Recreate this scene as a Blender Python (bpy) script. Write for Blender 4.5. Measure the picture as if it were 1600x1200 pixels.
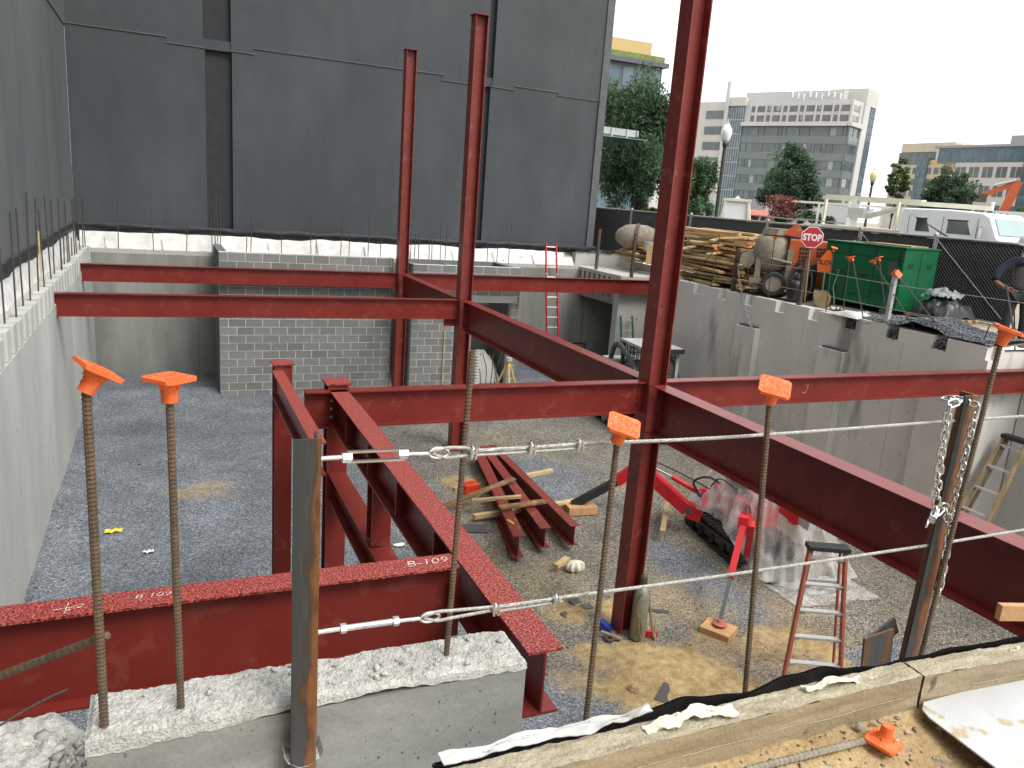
import bpy, math, random
import numpy as np
from mathutils import Vector, Matrix, Euler, noise
random.seed(7); RNG = np.random.default_rng(7)
for o in list(bpy.data.objects): bpy.data.objects.remove(o)
SC = bpy.context.scene; COL = SC.collection
V = Vector
# ---------------------------------------------------------------- camera
PITCH, ROLL, YAW, FPX = .2328, .0742, .4211, 1236.4
cy_, sy_, cp_, sp_ = math.cos(YAW), math.sin(YAW), math.cos(PITCH), math.sin(PITCH)
fw = V((sy_*cp_, cy_*cp_, -sp_)); rt = V((cy_, -sy_, 0)); up = rt.cross(fw)
cr, sr = math.cos(ROLL), math.sin(ROLL)
ri = rt*cr + up*sr; u2 = -rt*sr + up*cr
cd = bpy.data.cameras.new('camera'); cam = bpy.data.objects.new('camera', cd); COL.objects.link(cam)
cam.matrix_world = Matrix(((ri.x, u2.x, -fw.x, 0), (ri.y, u2.y, -fw.y, 0), (ri.z, u2.z, -fw.z, 5.35), (0, 0, 0, 1)))
cd.sensor_fit = 'HORIZONTAL'; cd.sensor_width = 36; cd.lens = 36*FPX/1600; cd.clip_start = .05; cd.clip_end = 3000
SC.camera = cam
# ---------------------------------------------------------------- sky (overcast), sun, exposure
SUN_EL, SUN_AZ = math.radians(52), math.radians(156)      # azimuth clockwise from +Y: behind the camera, to the right
w = bpy.data.worlds.new('World'); SC.world = w; w.use_nodes = True
nt = w.node_tree; nt.nodes.clear()
sk = nt.nodes.new('ShaderNodeTexSky'); sk.sky_type = 'NISHITA'; sk.sun_disc = False
sk.sun_elevation = SUN_EL; sk.sun_rotation = SUN_AZ; sk.air_density = 1.0; sk.dust_density = 6.0; sk.ozone_density = 1.0
hs = nt.nodes.new('ShaderNodeHueSaturation'); hs.inputs['Saturation'].default_value = .12
mx = nt.nodes.new('ShaderNodeMix'); mx.data_type = 'RGBA'; mx.inputs[0].default_value = .72
mx.inputs[7].default_value = (9.6, 9.75, 9.9, 1)             # even cloud cover
bg = nt.nodes.new('ShaderNodeBackground'); bg.inputs[1].default_value = .115
wo = nt.nodes.new('ShaderNodeOutputWorld')
nt.links.new(sk.outputs[0], hs.inputs['Color']); nt.links.new(hs.outputs[0], mx.inputs[6])
nt.links.new(mx.outputs[2], bg.inputs[0]); nt.links.new(bg.outputs[0], wo.inputs[0])
sl = bpy.data.lights.new('sun', 'SUN'); sl.energy = 1.3; sl.angle = math.radians(25); sl.color = (1, .96, .9)
so = bpy.data.objects.new('sun', sl); COL.objects.link(so)
sd = V((math.sin(SUN_AZ)*math.cos(SUN_EL), math.cos(SUN_AZ)*math.cos(SUN_EL), math.sin(SUN_EL)))
so.rotation_euler = sd.to_track_quat('Z', 'Y').to_euler(); so.location = sd*60
SC.cycles.max_bounces = 6; SC.cycles.diffuse_bounces = 3; SC.cycles.glossy_bounces = 3; SC.cycles.transparent_max_bounces = 10; SC.cycles.caustics_reflective = False; SC.cycles.caustics_refractive = False
vs = SC.view_settings; vs.view_transform = 'Standard'; vs.look = 'None'; vs.exposure = 0.83; vs.gamma = 1; vs.use_curve_mapping = False

# ---------------------------------------------------------------- materials
def N(t, typ, **k):
    n = t.nodes.new(typ)
    for a, b in k.items(): setattr(n, a, b)
    return n
def pmat(name, cols, scale=4, detail=6, stretch=(1, 1, 1), rough=.7, bump=.15, bscale=60, metal=0, spots=None, fine=.25, fscale=90, spec=.4, streak=None):
    """procedural surface: a noise ramp, a finer noise over it, optional spots (colour, scale, threshold) and bump"""
    m = bpy.data.materials.new(name); m.use_nodes = True; t = m.node_tree; L = t.links.new
    b = t.nodes['Principled BSDF']; b.inputs['Roughness'].default_value = rough; b.inputs['Metallic'].default_value = metal
    b.inputs['Specular IOR Level'].default_value = spec
    tc = N(t, 'ShaderNodeTexCoord'); mp = N(t, 'ShaderNodeMapping'); mp.inputs['Scale'].default_value = stretch
    L(tc.outputs['Object'], mp.inputs[0])
    n1 = N(t, 'ShaderNodeTexNoise'); n1.inputs['Scale'].default_value = scale; n1.inputs['Detail'].default_value = detail; n1.inputs['Roughness'].default_value = .62
    L(mp.outputs[0], n1.inputs[0])
    r = N(t, 'ShaderNodeValToRGB'); e = r.color_ramp.elements
    while len(e) < len(cols): e.new(.5)
    for i, (p, c) in enumerate(cols): e[i].position = p; e[i].color = (*c, 1)
    L(n1.outputs[0], r.inputs[0]); col = r.outputs[0]
    n2 = N(t, 'ShaderNodeTexNoise'); n2.inputs['Scale'].default_value = fscale; n2.inputs['Detail'].default_value = 3
    L(tc.outputs['Object'], n2.inputs[0])
    if fine:
        mr = N(t, 'ShaderNodeMapRange'); mr.inputs[1].default_value = .3; mr.inputs[2].default_value = .7; mr.inputs[3].default_value = 1-fine; mr.inputs[4].default_value = 1+fine
        L(n2.outputs[0], mr.inputs[0])
        vm = N(t, 'ShaderNodeVectorMath', operation='SCALE'); L(col, vm.inputs[0]); L(mr.outputs[0], vm.inputs['Scale']); col = vm.outputs[0]
    if streak:                                                  # (colour, amount, stretch, scale, lo, hi): runs and stains with a shape of their own
        sc_, amt, st, ss, lo, hi = streak
        mp2 = N(t, 'ShaderNodeMapping'); mp2.inputs['Scale'].default_value = st; L(tc.outputs['Object'], mp2.inputs[0])
        n4 = N(t, 'ShaderNodeTexNoise'); n4.inputs['Scale'].default_value = ss; n4.inputs['Detail'].default_value = 5; L(mp2.outputs[0], n4.inputs[0])
        m4 = N(t, 'ShaderNodeMapRange'); m4.inputs[1].default_value = lo; m4.inputs[2].default_value = hi; m4.inputs[4].default_value = amt; L(n4.outputs[0], m4.inputs[0])
        mm = N(t, 'ShaderNodeMix', data_type='RGBA'); L(m4.outputs[0], mm.inputs[0]); L(col, mm.inputs[6]); mm.inputs[7].default_value = (*sc_, 1); col = mm.outputs[2]
    if spots:
        c, ss, th = spots
        n3 = N(t, 'ShaderNodeTexNoise'); n3.inputs['Scale'].default_value = ss; n3.inputs['Detail'].default_value = 4; L(tc.outputs['Object'], n3.inputs[0])
        m3 = N(t, 'ShaderNodeMapRange'); m3.inputs[1].default_value = th; m3.inputs[2].default_value = th+.06; L(n3.outputs[0], m3.inputs[0])
        mm = N(t, 'ShaderNodeMix', data_type='RGBA'); L(m3.outputs[0], mm.inputs[0]); L(col, mm.inputs[6]); mm.inputs[7].default_value = (*c, 1); col = mm.outputs[2]
    L(col, b.inputs['Base Color'])
    if bump:
        n5 = N(t, 'ShaderNodeTexNoise'); n5.inputs['Scale'].default_value = bscale; n5.inputs['Detail'].default_value = 5; L(tc.outputs['Object'], n5.inputs[0])
        bp = N(t, 'ShaderNodeBump'); bp.inputs['Strength'].default_value = bump; bp.inputs['Distance'].default_value = .02
        L(n5.outputs[0], bp.inputs['Height']); L(bp.outputs[0], b.inputs['Normal'])
    return m
def two(c, d=.18): return [(.3, tuple(x*(1-d) for x in c)), (.7, tuple(x*(1+d) for x in c))]
def attr_mat(name, attr, rough=.85, bump=0, bscale=100, fine=.2, fscale=120, trans=0):
    """colour from a per-piece colour attribute, with fine grain"""
    m = bpy.data.materials.new(name); m.use_nodes = True; t = m.node_tree; L = t.links.new
    b = t.nodes['Principled BSDF']; b.inputs['Roughness'].default_value = rough; b.inputs['Specular IOR Level'].default_value = .3
    a = N(t, 'ShaderNodeAttribute', attribute_name=attr); tc = N(t, 'ShaderNodeTexCoord')
    n2 = N(t, 'ShaderNodeTexNoise'); n2.inputs['Scale'].default_value = fscale; L(tc.outputs['Object'], n2.inputs[0])
    mr = N(t, 'ShaderNodeMapRange'); mr.inputs[1].default_value = .3; mr.inputs[2].default_value = .7; mr.inputs[3].default_value = 1-fine; mr.inputs[4].default_value = 1+fine
    L(n2.outputs[0], mr.inputs[0]); vm = N(t, 'ShaderNodeVectorMath', operation='SCALE'); L(a.outputs['Color'], vm.inputs[0]); L(mr.outputs[0], vm.inputs['Scale'])
    L(vm.outputs[0], b.inputs['Base Color'])
    if trans:
        tr = N(t, 'ShaderNodeBsdfTranslucent'); L(vm.outputs[0], tr.inputs[0]); ms = N(t, 'ShaderNodeMixShader'); ms.inputs[0].default_value = trans
        L(b.outputs[0], ms.inputs[1]); L(tr.outputs[0], ms.inputs[2]); L(ms.outputs[0], t.nodes['Material Output'].inputs[0])
    if bump:
        n5 = N(t, 'ShaderNodeTexNoise'); n5.inputs['Scale'].default_value = bscale; n5.inputs['Detail'].default_value = 4; L(tc.outputs['Object'], n5.inputs[0])
        bp = N(t, 'ShaderNodeBump'); bp.inputs['Strength'].default_value = bump; bp.inputs['Distance'].default_value = .02
        L(n5.outputs[0], bp.inputs['Height']); L(bp.outputs[0], b.inputs['Normal'])
    return m
def glassmat(name, c, rough=.08):
    m = pmat(name, two(c, .1), scale=.5, rough=rough, bump=0, fine=0, spec=.8); return m
def clearmat(name, c, alpha, rough=.3):
    m = bpy.data.materials.new(name); m.use_nodes = True; t = m.node_tree; L = t.links.new
    b = t.nodes['Principled BSDF']; b.inputs['Base Color'].default_value = (*c, 1); b.inputs['Roughness'].default_value = rough
    tr = N(t, 'ShaderNodeBsdfTransparent'); ms = N(t, 'ShaderNodeMixShader'); tc = N(t, 'ShaderNodeTexCoord')
    n = N(t, 'ShaderNodeTexNoise'); n.inputs['Scale'].default_value = 7; n.inputs['Detail'].default_value = 5; mp = N(t, 'ShaderNodeMapping'); mp.inputs['Scale'].default_value = (1, 1, .22); L(tc.outputs['Object'], mp.inputs[0]); L(mp.outputs[0], n.inputs[0])
    mr = N(t, 'ShaderNodeMapRange'); mr.inputs[1].default_value = .3; mr.inputs[2].default_value = .7; mr.inputs[3].default_value = alpha-.18; mr.inputs[4].default_value = alpha+.18
    L(n.outputs[0], mr.inputs[0]); L(mr.outputs[0], ms.inputs[0]); L(tr.outputs[0], ms.inputs[1]); L(b.outputs[0], ms.inputs[2]); L(ms.outputs[0], t.nodes['Material Output'].inputs[0])
    return m
M = {}
M['red'] = pmat('red_primer', [(.25, (.145, .019, .014)), (.55, (.185, .026, .02)), (.8, (.22, .038, .03))], scale=1.6, rough=.32, bump=.04, bscale=180, fine=.1, spots=((.2, .042, .032), 5, .58), spec=.3, streak=((.14, .015, .011), .55, (1, 1, .35), 2.2, .55, .75))
M['red_col'] = pmat('red_primer_weathered', [(.25, (.15, .022, .017)), (.55, (.2, .035, .028)), (.8, (.24, .052, .042))], scale=1.2, rough=.38, bump=.05, bscale=150, fine=.08, spots=((.24, .07, .052), 6, .6), spec=.28, streak=((.2, .1, .045), .6, (1, 1, .22), 1.3, .62, .8))
M['red_speck'] = pmat('red_primer_speckled', [(.4, (.1, .006, .005)), (.5, (.26, .027, .02)), (.6, (.46, .13, .105))], scale=85, detail=3, rough=.5, bump=.3, bscale=130, fine=.2, fscale=25)
M['chalk'] = pmat('chalk', two((.6, .5, .47)), rough=.95, bump=0, spots=((.3, .05, .035), 150, .5))
M['scuff'] = pmat('faint_scuff', two((.33, .12, .095)), rough=.95, bump=0, spots=((.2, .024, .017), 120, .5))
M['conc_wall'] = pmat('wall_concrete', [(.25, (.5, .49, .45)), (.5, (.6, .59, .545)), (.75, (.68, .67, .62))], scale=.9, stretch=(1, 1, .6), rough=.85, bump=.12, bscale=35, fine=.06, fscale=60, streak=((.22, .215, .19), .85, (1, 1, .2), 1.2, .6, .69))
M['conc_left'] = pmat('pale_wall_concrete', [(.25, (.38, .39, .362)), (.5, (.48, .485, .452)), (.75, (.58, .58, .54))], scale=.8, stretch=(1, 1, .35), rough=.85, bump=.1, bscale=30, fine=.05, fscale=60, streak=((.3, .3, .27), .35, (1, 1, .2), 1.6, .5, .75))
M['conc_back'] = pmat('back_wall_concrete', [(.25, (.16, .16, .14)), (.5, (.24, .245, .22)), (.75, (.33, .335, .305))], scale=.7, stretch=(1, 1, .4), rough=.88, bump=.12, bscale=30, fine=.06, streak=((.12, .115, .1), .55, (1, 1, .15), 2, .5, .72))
M['conc_rough'] = pmat('rough_concrete', [(.3, (.33, .325, .295)), (.5, (.47, .46, .425)), (.72, (.6, .59, .55))], scale=26, rough=.95, bump=.65, bscale=110, fine=.18, fscale=110, spots=((.3, .29, .26), 55, .62))
M['conc_pier'] = pmat('formed_concrete', [(.25, (.15, .15, .135)), (.5, (.215, .215, .195)), (.75, (.3, .298, .268))], scale=2.2, stretch=(1, 1, 2.6), rough=.8, bump=.16, bscale=45, fine=.08, spots=((.1, .1, .09), 38, .7))
M['conc_new'] = pmat('new_concrete', [(.3, (.42, .415, .385)), (.7, (.55, .545, .505))], scale=1.2, rough=.85, bump=.1, fine=.06)
M['patch'] = pmat('brown_patch', two((.13, .1, .085)), rough=.9)
M['block'] = [pmat('concrete_block_%d' % i, two(c, .08), scale=5, rough=.95, bump=.3, bscale=140, fine=.1, fscale=160) for i, c in enumerate([(.185, .186, .176), (.205, .206, .196), (.165, .166, .158), (.225, .224, .212)])]
M['mortar'] = pmat('mortar', two((.56, .555, .525)), rough=.95)
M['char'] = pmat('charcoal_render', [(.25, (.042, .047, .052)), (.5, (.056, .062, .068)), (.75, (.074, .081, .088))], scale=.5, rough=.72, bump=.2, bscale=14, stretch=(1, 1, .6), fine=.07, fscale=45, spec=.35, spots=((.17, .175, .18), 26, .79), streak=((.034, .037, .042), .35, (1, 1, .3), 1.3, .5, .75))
M['char_skylit'] = pmat('charcoal_render_skylit', [(.25, (.088, .097, .102)), (.5, (.108, .118, .123)), (.75, (.13, .141, .146))], scale=.5, rough=.75, bump=.15, bscale=14, stretch=(1, 1, .6), fine=.06, fscale=45, streak=((.07, .076, .08), .6, (1, 1, .2), 1.1, .5, .75))  # charcoal lightened in the colour to stand for open-sky light on this side
M['char_dk'] = pmat('charcoal_recess', two((.03, .033, .036)), rough=.85)
M['char_rough'] = pmat('grey_band', two((.1, .105, .11)), rough=.8, bump=.3, bscale=30)
M['membrane'] = pmat('black_membrane', two((.018, .018, .02)), rough=.55, bump=.5, bscale=25)
M['dimple'] = pmat('black_dimple_sheet', two((.016, .016, .017)), rough=.4, bump=.3, bscale=80)
M['fabric'] = pmat('white_filter_fabric', [(.3, (.5, .495, .47)), (.7, (.72, .715, .69))], scale=3, rough=.9, bump=.25, bscale=18, fine=.06, spots=((.36, .34, .28), 4, .68))
M['cloth'] = pmat('cream_cloth', [(.3, (.62, .57, .44)), (.7, (.8, .77, .66))], scale=14, rough=.9, bump=.3, bscale=60, fine=.08)
M['rust'] = pmat('rusty_steel', [(.3, (.06, .065, .07)), (.46, (.085, .08, .075)), (.56, (.16, .075, .035)), (.72, (.24, .1, .04))], scale=5, stretch=(3.2, 3.2, .35), rough=.5, bump=.12, bscale=70, metal=.35, fine=.14)
def post_mat():
    m = bpy.data.materials.new('rusting_mill_steel'); m.use_nodes = True; t = m.node_tree; L = t.links.new; b = t.nodes['Principled BSDF']; b.inputs['Roughness'].default_value = .48; b.inputs['Metallic'].default_value = .3
    tc = N(t, 'ShaderNodeTexCoord'); sp = N(t, 'ShaderNodeSeparateXYZ'); L(tc.outputs['Object'], sp.inputs[0]); mp = N(t, 'ShaderNodeMapping'); mp.inputs['Scale'].default_value = (9, 9, 1.6); L(tc.outputs['Object'], mp.inputs[0])
    n = N(t, 'ShaderNodeTexNoise'); n.inputs['Scale'].default_value = 4; n.inputs['Detail'].default_value = 8; L(mp.outputs[0], n.inputs[0])
    ma = N(t, 'ShaderNodeMath', operation='MULTIPLY_ADD'); ma.inputs[1].default_value = 7.5; L(sp.outputs[0], ma.inputs[0]); L(n.outputs[0], ma.inputs[2])
    zz = N(t, 'ShaderNodeMath', operation='MULTIPLY_ADD'); zz.inputs[1].default_value = -.2; L(sp.outputs[2], zz.inputs[0]); L(ma.outputs[0], zz.inputs[2])
    r = N(t, 'ShaderNodeValToRGB'); e = r.color_ramp.elements; e[0].position = .45; e[0].color = (.045, .048, .05, 1); e[1].position = .95; e[1].color = (.2, .085, .03, 1)
    for p_, c in ((.62, (.06, .06, .056)), (.74, (.05, .042, .036)), (.84, (.12, .05, .022))): q = e.new(p_); q.color = (*c, 1)
    L(zz.outputs[0], r.inputs[0]); L(r.outputs[0], b.inputs['Base Color']); bp = N(t, 'ShaderNodeBump'); bp.inputs['Strength'].default_value = .15; bp.inputs['Distance'].default_value = .01; L(n.outputs[0], bp.inputs['Height']); L(bp.outputs[0], b.inputs['Normal']); return m
M['post'] = post_mat()
M['rebar'] = pmat('rebar_rust', [(.3, (.075, .06, .045)), (.6, (.15, .1, .06)), (.8, (.24, .15, .08))], scale=9, rough=.75, bump=.2, bscale=200, metal=.25, fine=.2)
M['rebar_dk'] = pmat('rebar_dark', two((.07, .068, .06)), rough=.7, metal=.3)
M['cap'] = pmat('orange_cap_plastic', [(.3, (.78, .13, .03)), (.7, (.88, .18, .05))], scale=12, rough=.5, bump=.12, bscale=90, fine=.1, spots=((.9, .38, .2), 60, .64), streak=((.5, .13, .05), .6, (1, 1, 1), 14, .5, .75))
M['galv'] = pmat('galvanised_steel', [(.3, (.42, .43, .43)), (.7, (.62, .63, .63))], scale=30, rough=.38, metal=.75, bump=.06, fine=.12)
M['rope'] = pmat('wire_rope', two((.36, .36, .33), .2), scale=60, rough=.5, metal=.5, bump=.1, bscale=300)
M['zinc'] = pmat('zinc_chain', two((.62, .62, .6), .12), scale=20, rough=.22, metal=.95, bump=.04, fine=.06)
M['timber'] = pmat('muddy_timber', [(.28, (.2, .155, .095)), (.5, (.3, .24, .15)), (.75, (.4, .33, .22))], scale=3.2, stretch=(.5, 3, 3), rough=.88, bump=.3, bscale=40, fine=.14, spots=((.12, .09, .055), 7, .68))
M['timber_top'] = pmat('pale_timber_top', [(.3, (.25, .205, .13)), (.5, (.38, .33, .23)), (.72, (.5, .455, .34))], scale=16, stretch=(.4, 1.6, 1), rough=.95, bump=.6, bscale=60, fine=.18)
M['wood'] = pmat('lumber', [(.3, (.42, .29, .13)), (.55, (.58, .43, .22)), (.8, (.68, .55, .33))], scale=3, stretch=(1, 1, 4), rough=.8, bump=.2, bscale=50, fine=.14)
M['wood2'] = pmat('weathered_lumber', [(.3, (.28, .19, .09)), (.7, (.46, .34, .18))], scale=4, rough=.85, bump=.2, fine=.16)
M['wood3'] = pmat('fresh_lumber', two((.52, .3, .14)), scale=6, rough=.75, bump=.15, fine=.1)
M['plank'] = pmat('stained_plank', [(.3, (.1, .05, .025)), (.55, (.24, .13, .06)), (.8, (.38, .26, .13))], scale=7, rough=.85, bump=.3, fine=.2)
M['oldwood'] = pmat('old_ladder_wood', [(.3, (.2, .12, .06)), (.6, (.36, .28, .17)), (.8, (.45, .38, .26))], scale=4, stretch=(2, 2, .6), rough=.8, bump=.2, fine=.15)
M['alu'] = pmat('aluminium', two((.72, .72, .7), .08), scale=20, rough=.4, metal=.7, bump=.05)
M['frp'] = pmat('red_fibreglass', two((.42, .115, .08), .15), scale=6, rough=.5, bump=.1)
M['redpaint'] = pmat('bright_red_paint', two((.55, .016, .025), .1), scale=4, rough=.32, bump=.03, fine=.05, spots=((.3, .05, .04), 14, .74))
M['green_l'] = pmat('green_fibreglass', two((.02, .2, .09)), rough=.5)
M['greengen'] = pmat('green_enamel', [(.3, (.004, .085, .032)), (.7, (.009, .12, .05))], scale=2.5, streak=((.05, .1, .05), .5, (1, 1, .3), 3, .55, .75), spec=.25, rough=.5, bump=.04, bscale=30, fine=.06, spots=((.09, .13, .08), 9, .73))
M['greendk'] = pmat('dark_green_recess', two((.004, .04, .018)), rough=.6)
M['black'] = pmat('black_rubber', two((.022, .022, .023)), rough=.6, bump=.1)
M['track'] = pmat('muddy_track_rubber', [(.3, (.02, .02, .02)), (.7, (.055, .05, .042))], scale=14, rough=.75, bump=.3)
M['dkgrey'] = pmat('dark_grey_paint', two((.07, .075, .08)), rough=.45)
M['ltgrey'] = pmat('light_grey_paint', two((.42, .43, .42), .1), rough=.45)
M['white'] = pmat('white_paint', two((.74, .75, .74), .05), scale=2, rough=.35, bump=.02, fine=.03, spots=((.5, .48, .42), 9, .74))
M['cream'] = pmat('cream_paint', two((.66, .63, .5), .08), rough=.5)
M['orange'] = pmat('orange_machine_paint', [(.3, (.42, .08, .025)), (.7, (.56, .115, .035))], scale=6, rough=.55, bump=.1, fine=.1, spots=((.36, .25, .18), 8, .62))
M['mud'] = pmat('cement_caked_steel', [(.3, (.2, .17, .13)), (.7, (.33, .29, .225))], scale=9, rough=.95, bump=.5, bscale=30, fine=.15)
M['glass_dk'] = glassmat('dark_glass', (.035, .05, .055))
M['windscreen'] = glassmat('pale_windscreen', (.3, .4, .4), .12)
M['sheetmetal'] = pmat('white_sheet_metal', [(.3, (.46, .47, .47)), (.7, (.58, .59, .59))], scale=3, rough=.32, bump=.03, fine=.04, spots=((.42, .33, .2), 7, .62), streak=((.45, .38, .26), .7, (1, 1, 1), 4, .6, .75))
M['slate'] = pmat('dark_slab', two((.075, .07, .072)), rough=.7, bump=.1)
M['plastic'] = clearmat('clear_polythene', (.85, .85, .82), .3, .1)
M['tarp'] = pmat('black_tarp', two((.025, .025, .028)), rough=.35, bump=.3, bscale=20)
M['greytarp'] = pmat('grey_tarp', two((.22, .24, .25)), rough=.4, bump=.3, bscale=20)
M['stopred'] = pmat('sign_red', two((.5, .035, .05), .08), scale=8, rough=.5, bump=0, spots=((.6, .3, .3), 22, .72))
M['signwhite'] = pmat('sign_white', two((.8, .78, .76), .05), rough=.5, bump=0)
M['signorange'] = pmat('sign_orange', two((.75, .13, .01), .08), scale=6, rough=.5, bump=0)
M['screen'] = pmat('black_windscreen_mesh', [(.3, (.018, .02, .022)), (.7, (.04, .043, .046))], scale=1.3, stretch=(1, 1, 2), rough=.8, bump=.4, bscale=9, fine=.15)
M['linkwire'] = pmat('chain_link_wire', two((.13, .135, .14)), rough=.5, metal=.5, bump=0)
M['steelpost'] = pmat('fence_pipe', two((.36, .36, .35)), rough=.45, metal=.5)
M['bark'] = pmat('bark', two((.07, .055, .042), .3), scale=9, rough=.95, bump=.6, bscale=30)
M['leaf'] = attr_mat('leaves', 'tint', rough=.6, fine=.1, trans=.3)
M['stone'] = attr_mat('gravel_stones', 'tint', rough=.85, fine=.2, fscale=160)
M['skin'] = pmat('skin', two((.2, .095, .06)), rough=.55, bump=.05)
M['navy'] = pmat('navy_cotton', two((.018, .022, .04)), rough=.9, bump=.3, bscale=60)
M['vest'] = pmat('grey_vest', two((.16, .15, .15)), scale=20, rough=.85, bump=.2)
M['denim'] = pmat('dark_trousers', two((.045, .045, .045)), rough=.9, bump=.2)
M['grass'] = pmat('grass_verge', two((.06, .1, .03)), rough=.9)
# ---------------------------------------------------------------- mesh helpers
def Rz(a): return Matrix.Rotation(a, 3, 'Z')
def basis(ax, upv=(0, 0, 1)):
    """3x3 whose x column is the direction ax"""
    x = V(ax).normalized(); u = V(upv)
    if abs(x.dot(u.normalized())) > .98: u = V((0, 1, 0))
    y = u.cross(x).normalized(); z = x.cross(y)
    return Matrix((x, y, z)).transposed()
class MB:
    def __init__(s): s.v = []; s.f = []
    def add(s, vs, fs):
        n = len(s.v); s.v += [V(p) for p in vs]; s.f += [tuple(i+n for i in f) for f in fs]; return s
    def box(s, c, d, R=None):
        c = V(c); h = V(d)/2; R = R if R is not None else Matrix.Identity(3)
        vs = [c + R @ V((x*h.x, y*h.y, z*h.z)) for z in (-1, 1) for y in (-1, 1) for x in (-1, 1)]
        return s.add(vs, [(0, 2, 3, 1), (4, 5, 7, 6), (0, 1, 5, 4), (2, 6, 7, 3), (0, 4, 6, 2), (1, 3, 7, 5)])
    def mm(s, x0, x1, y0, y1, z0, z1): return s.box(((x0+x1)/2, (y0+y1)/2, (z0+z1)/2), (x1-x0, y1-y0, z1-z0))
    def bar(s, p, q, a, b, upv=(0, 0, 1)):
        """rectangular bar from p to q, a wide across, b along up"""
        p, q = V(p), V(q); return s.box((p+q)/2, ((q-p).length, a, b), basis(q-p, upv))
    def tube(s, p, q, r, n=8, r2=None):
        p, q = V(p), V(q); B = basis(q-p); r2 = r if r2 is None else r2; vs = []
        for c, rr in ((p, r), (q, r2)):
            for i in range(n):
                a = 2*math.pi*i/n; vs.append(c + B @ V((0, math.cos(a)*rr, math.sin(a)*rr)))
        fs = [(i, (i+1) % n, n+(i+1) % n, n+i) for i in range(n)] + [tuple(range(n-1, -1, -1)), tuple(range(n, 2*n))]
        return s.add(vs, fs)
    def sweep(s, pts, rad, n=6, closed=False, prof=None, caps=True):
        """tube along points; rad a number or a list; prof(i_ring, angle) scales the radius"""
        pts = [V(p) for p in pts]; m = len(pts); vs = []; B = None
        for i, p in enumerate(pts):
            d = (pts[(i+1) % m] - pts[i-1]) if closed else (pts[min(i+1, m-1)] - pts[max(i-1, 0)])
            d = d.normalized() if d.length > 1e-9 else V((0, 0, 1))
            if B is None: B = basis(d)
            else:
                y = (B.col[1] - d*B.col[1].dot(d)); y = y.normalized() if y.length > 1e-6 else basis(d).col[1]
                B = Matrix((d, y, d.cross(y))).transposed()
            r = rad[i] if isinstance(rad, (list, tuple)) else rad
            for k in range(n):
                a = 2*math.pi*k/n; rr = r*(prof(i, a) if prof else 1); vs.append(p + B @ V((0, math.cos(a)*rr, math.sin(a)*rr)))
        fs = []
        for i in range(m if closed else m-1):
            j = (i+1) % m
            for k in range(n): fs.append((i*n+k, i*n+(k+1) % n, j*n+(k+1) % n, j*n+k))
        if not closed and caps: fs += [tuple(range(n-1, -1, -1)), tuple((m-1)*n+k for k in range(n))]
        return s.add(vs, fs)
    def prism(s, poly, d):
        """extrude a closed 3-D polygon by the vector d"""
        poly = [V(p) for p in poly]; d = V(d); n = len(poly)
        return s.add(poly + [p+d for p in poly], [tuple(range(n-1, -1, -1)), tuple(range(n, 2*n))] + [(i, (i+1) % n, n+(i+1) % n, n+i) for i in range(n)])
    def lathe(s, prof, n=16, c=(0, 0, 0), R=None, caps=True):
        c = V(c); R = R if R is not None else Matrix.Identity(3); m = len(prof); vs = []
        for r, z in prof:
            for k in range(n):
                a = 2*math.pi*k/n; vs.append(c + R @ V((r*math.cos(a), r*math.sin(a), z)))
        fs = [(i*n+k, i*n+(k+1) % n, (i+1)*n+(k+1) % n, (i+1)*n+k) for i in range(m-1) for k in range(n)]
        if caps: fs += [tuple(range(n-1, -1, -1)), tuple((m-1)*n+k for k in range(n))]
        return s.add(vs, fs)
    def grid(s, fn, nu, nv):
        vs = [fn(i/nu, j/nv) for j in range(nv+1) for i in range(nu+1)]; k = nu+1
        return s.add(vs, [(j*k+i, j*k+i+1, (j+1)*k+i+1, (j+1)*k+i) for j in range(nv) for i in range(nu)])
    def sheet(s, fn, nu, nv, t=.004, nrm=(0, 0, 1)):
        """a thin solid sheet following fn"""
        n = V(nrm)*t; s.grid(fn, nu, nv); s.grid(lambda u, v: V(fn(u, v)) - n, nu, nv); return s
    def xf(s, mat): s.v = [mat @ p for p in s.v]; return s
    def mesh(s, name, mat, smooth=False):
        me = bpy.data.meshes.new(name); me.from_pydata([tuple(p) for p in s.v], [], s.f)
        if isinstance(mat, (list, tuple)):
            for x in mat: me.materials.append(x)
        elif mat: me.materials.append(mat)
        if smooth: me.polygons.foreach_set('use_smooth', [True]*len(me.polygons))
        me.update(); return me
    def build(s, name, mat, parent=None, smooth=False, w=False, kind=None, label=None):
        if w and parent is not None:
            q = parent
            while q.parent: q = q.parent
            inv = (Matrix.Translation(q.location) @ q.rotation_euler.to_matrix().to_4x4()).inverted()
            s.v = [inv @ p for p in s.v]
        o = bpy.data.objects.new(name, s.mesh(name, mat, smooth)); COL.objects.link(o)
        if parent is not None: o.parent = parent
        if kind: o['kind'] = kind
        if label: o['label'] = label
        return o
def tag(o, label, cat, group=None):
    o['label'] = label; o['category'] = cat; o['kind'] = 'thing'
    if group: o['group'] = group
    return o
def thing(name, label, cat, loc=(0, 0, 0), rz=0, group=None):
    o = bpy.data.objects.new(name, None); COL.objects.link(o); o.location = loc; o.rotation_euler = (0, 0, rz); o.empty_display_size = .2
    return tag(o, label, cat, group)
def dup(o, parent=None):
    c = o.copy(); COL.objects.link(c); c.parent = parent
    for ch in o.children: dup(ch, c)
    return c
def nz(p, s=1.0): return noise.noise(V(p)*s)
def soft(o, bw=.006, seg=2):
    m = o.modifiers.new('bevel', 'BEVEL'); m.width = bw; m.segments = seg; m.limit_method = 'ANGLE'; m.angle_limit = math.radians(40); return o

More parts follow.
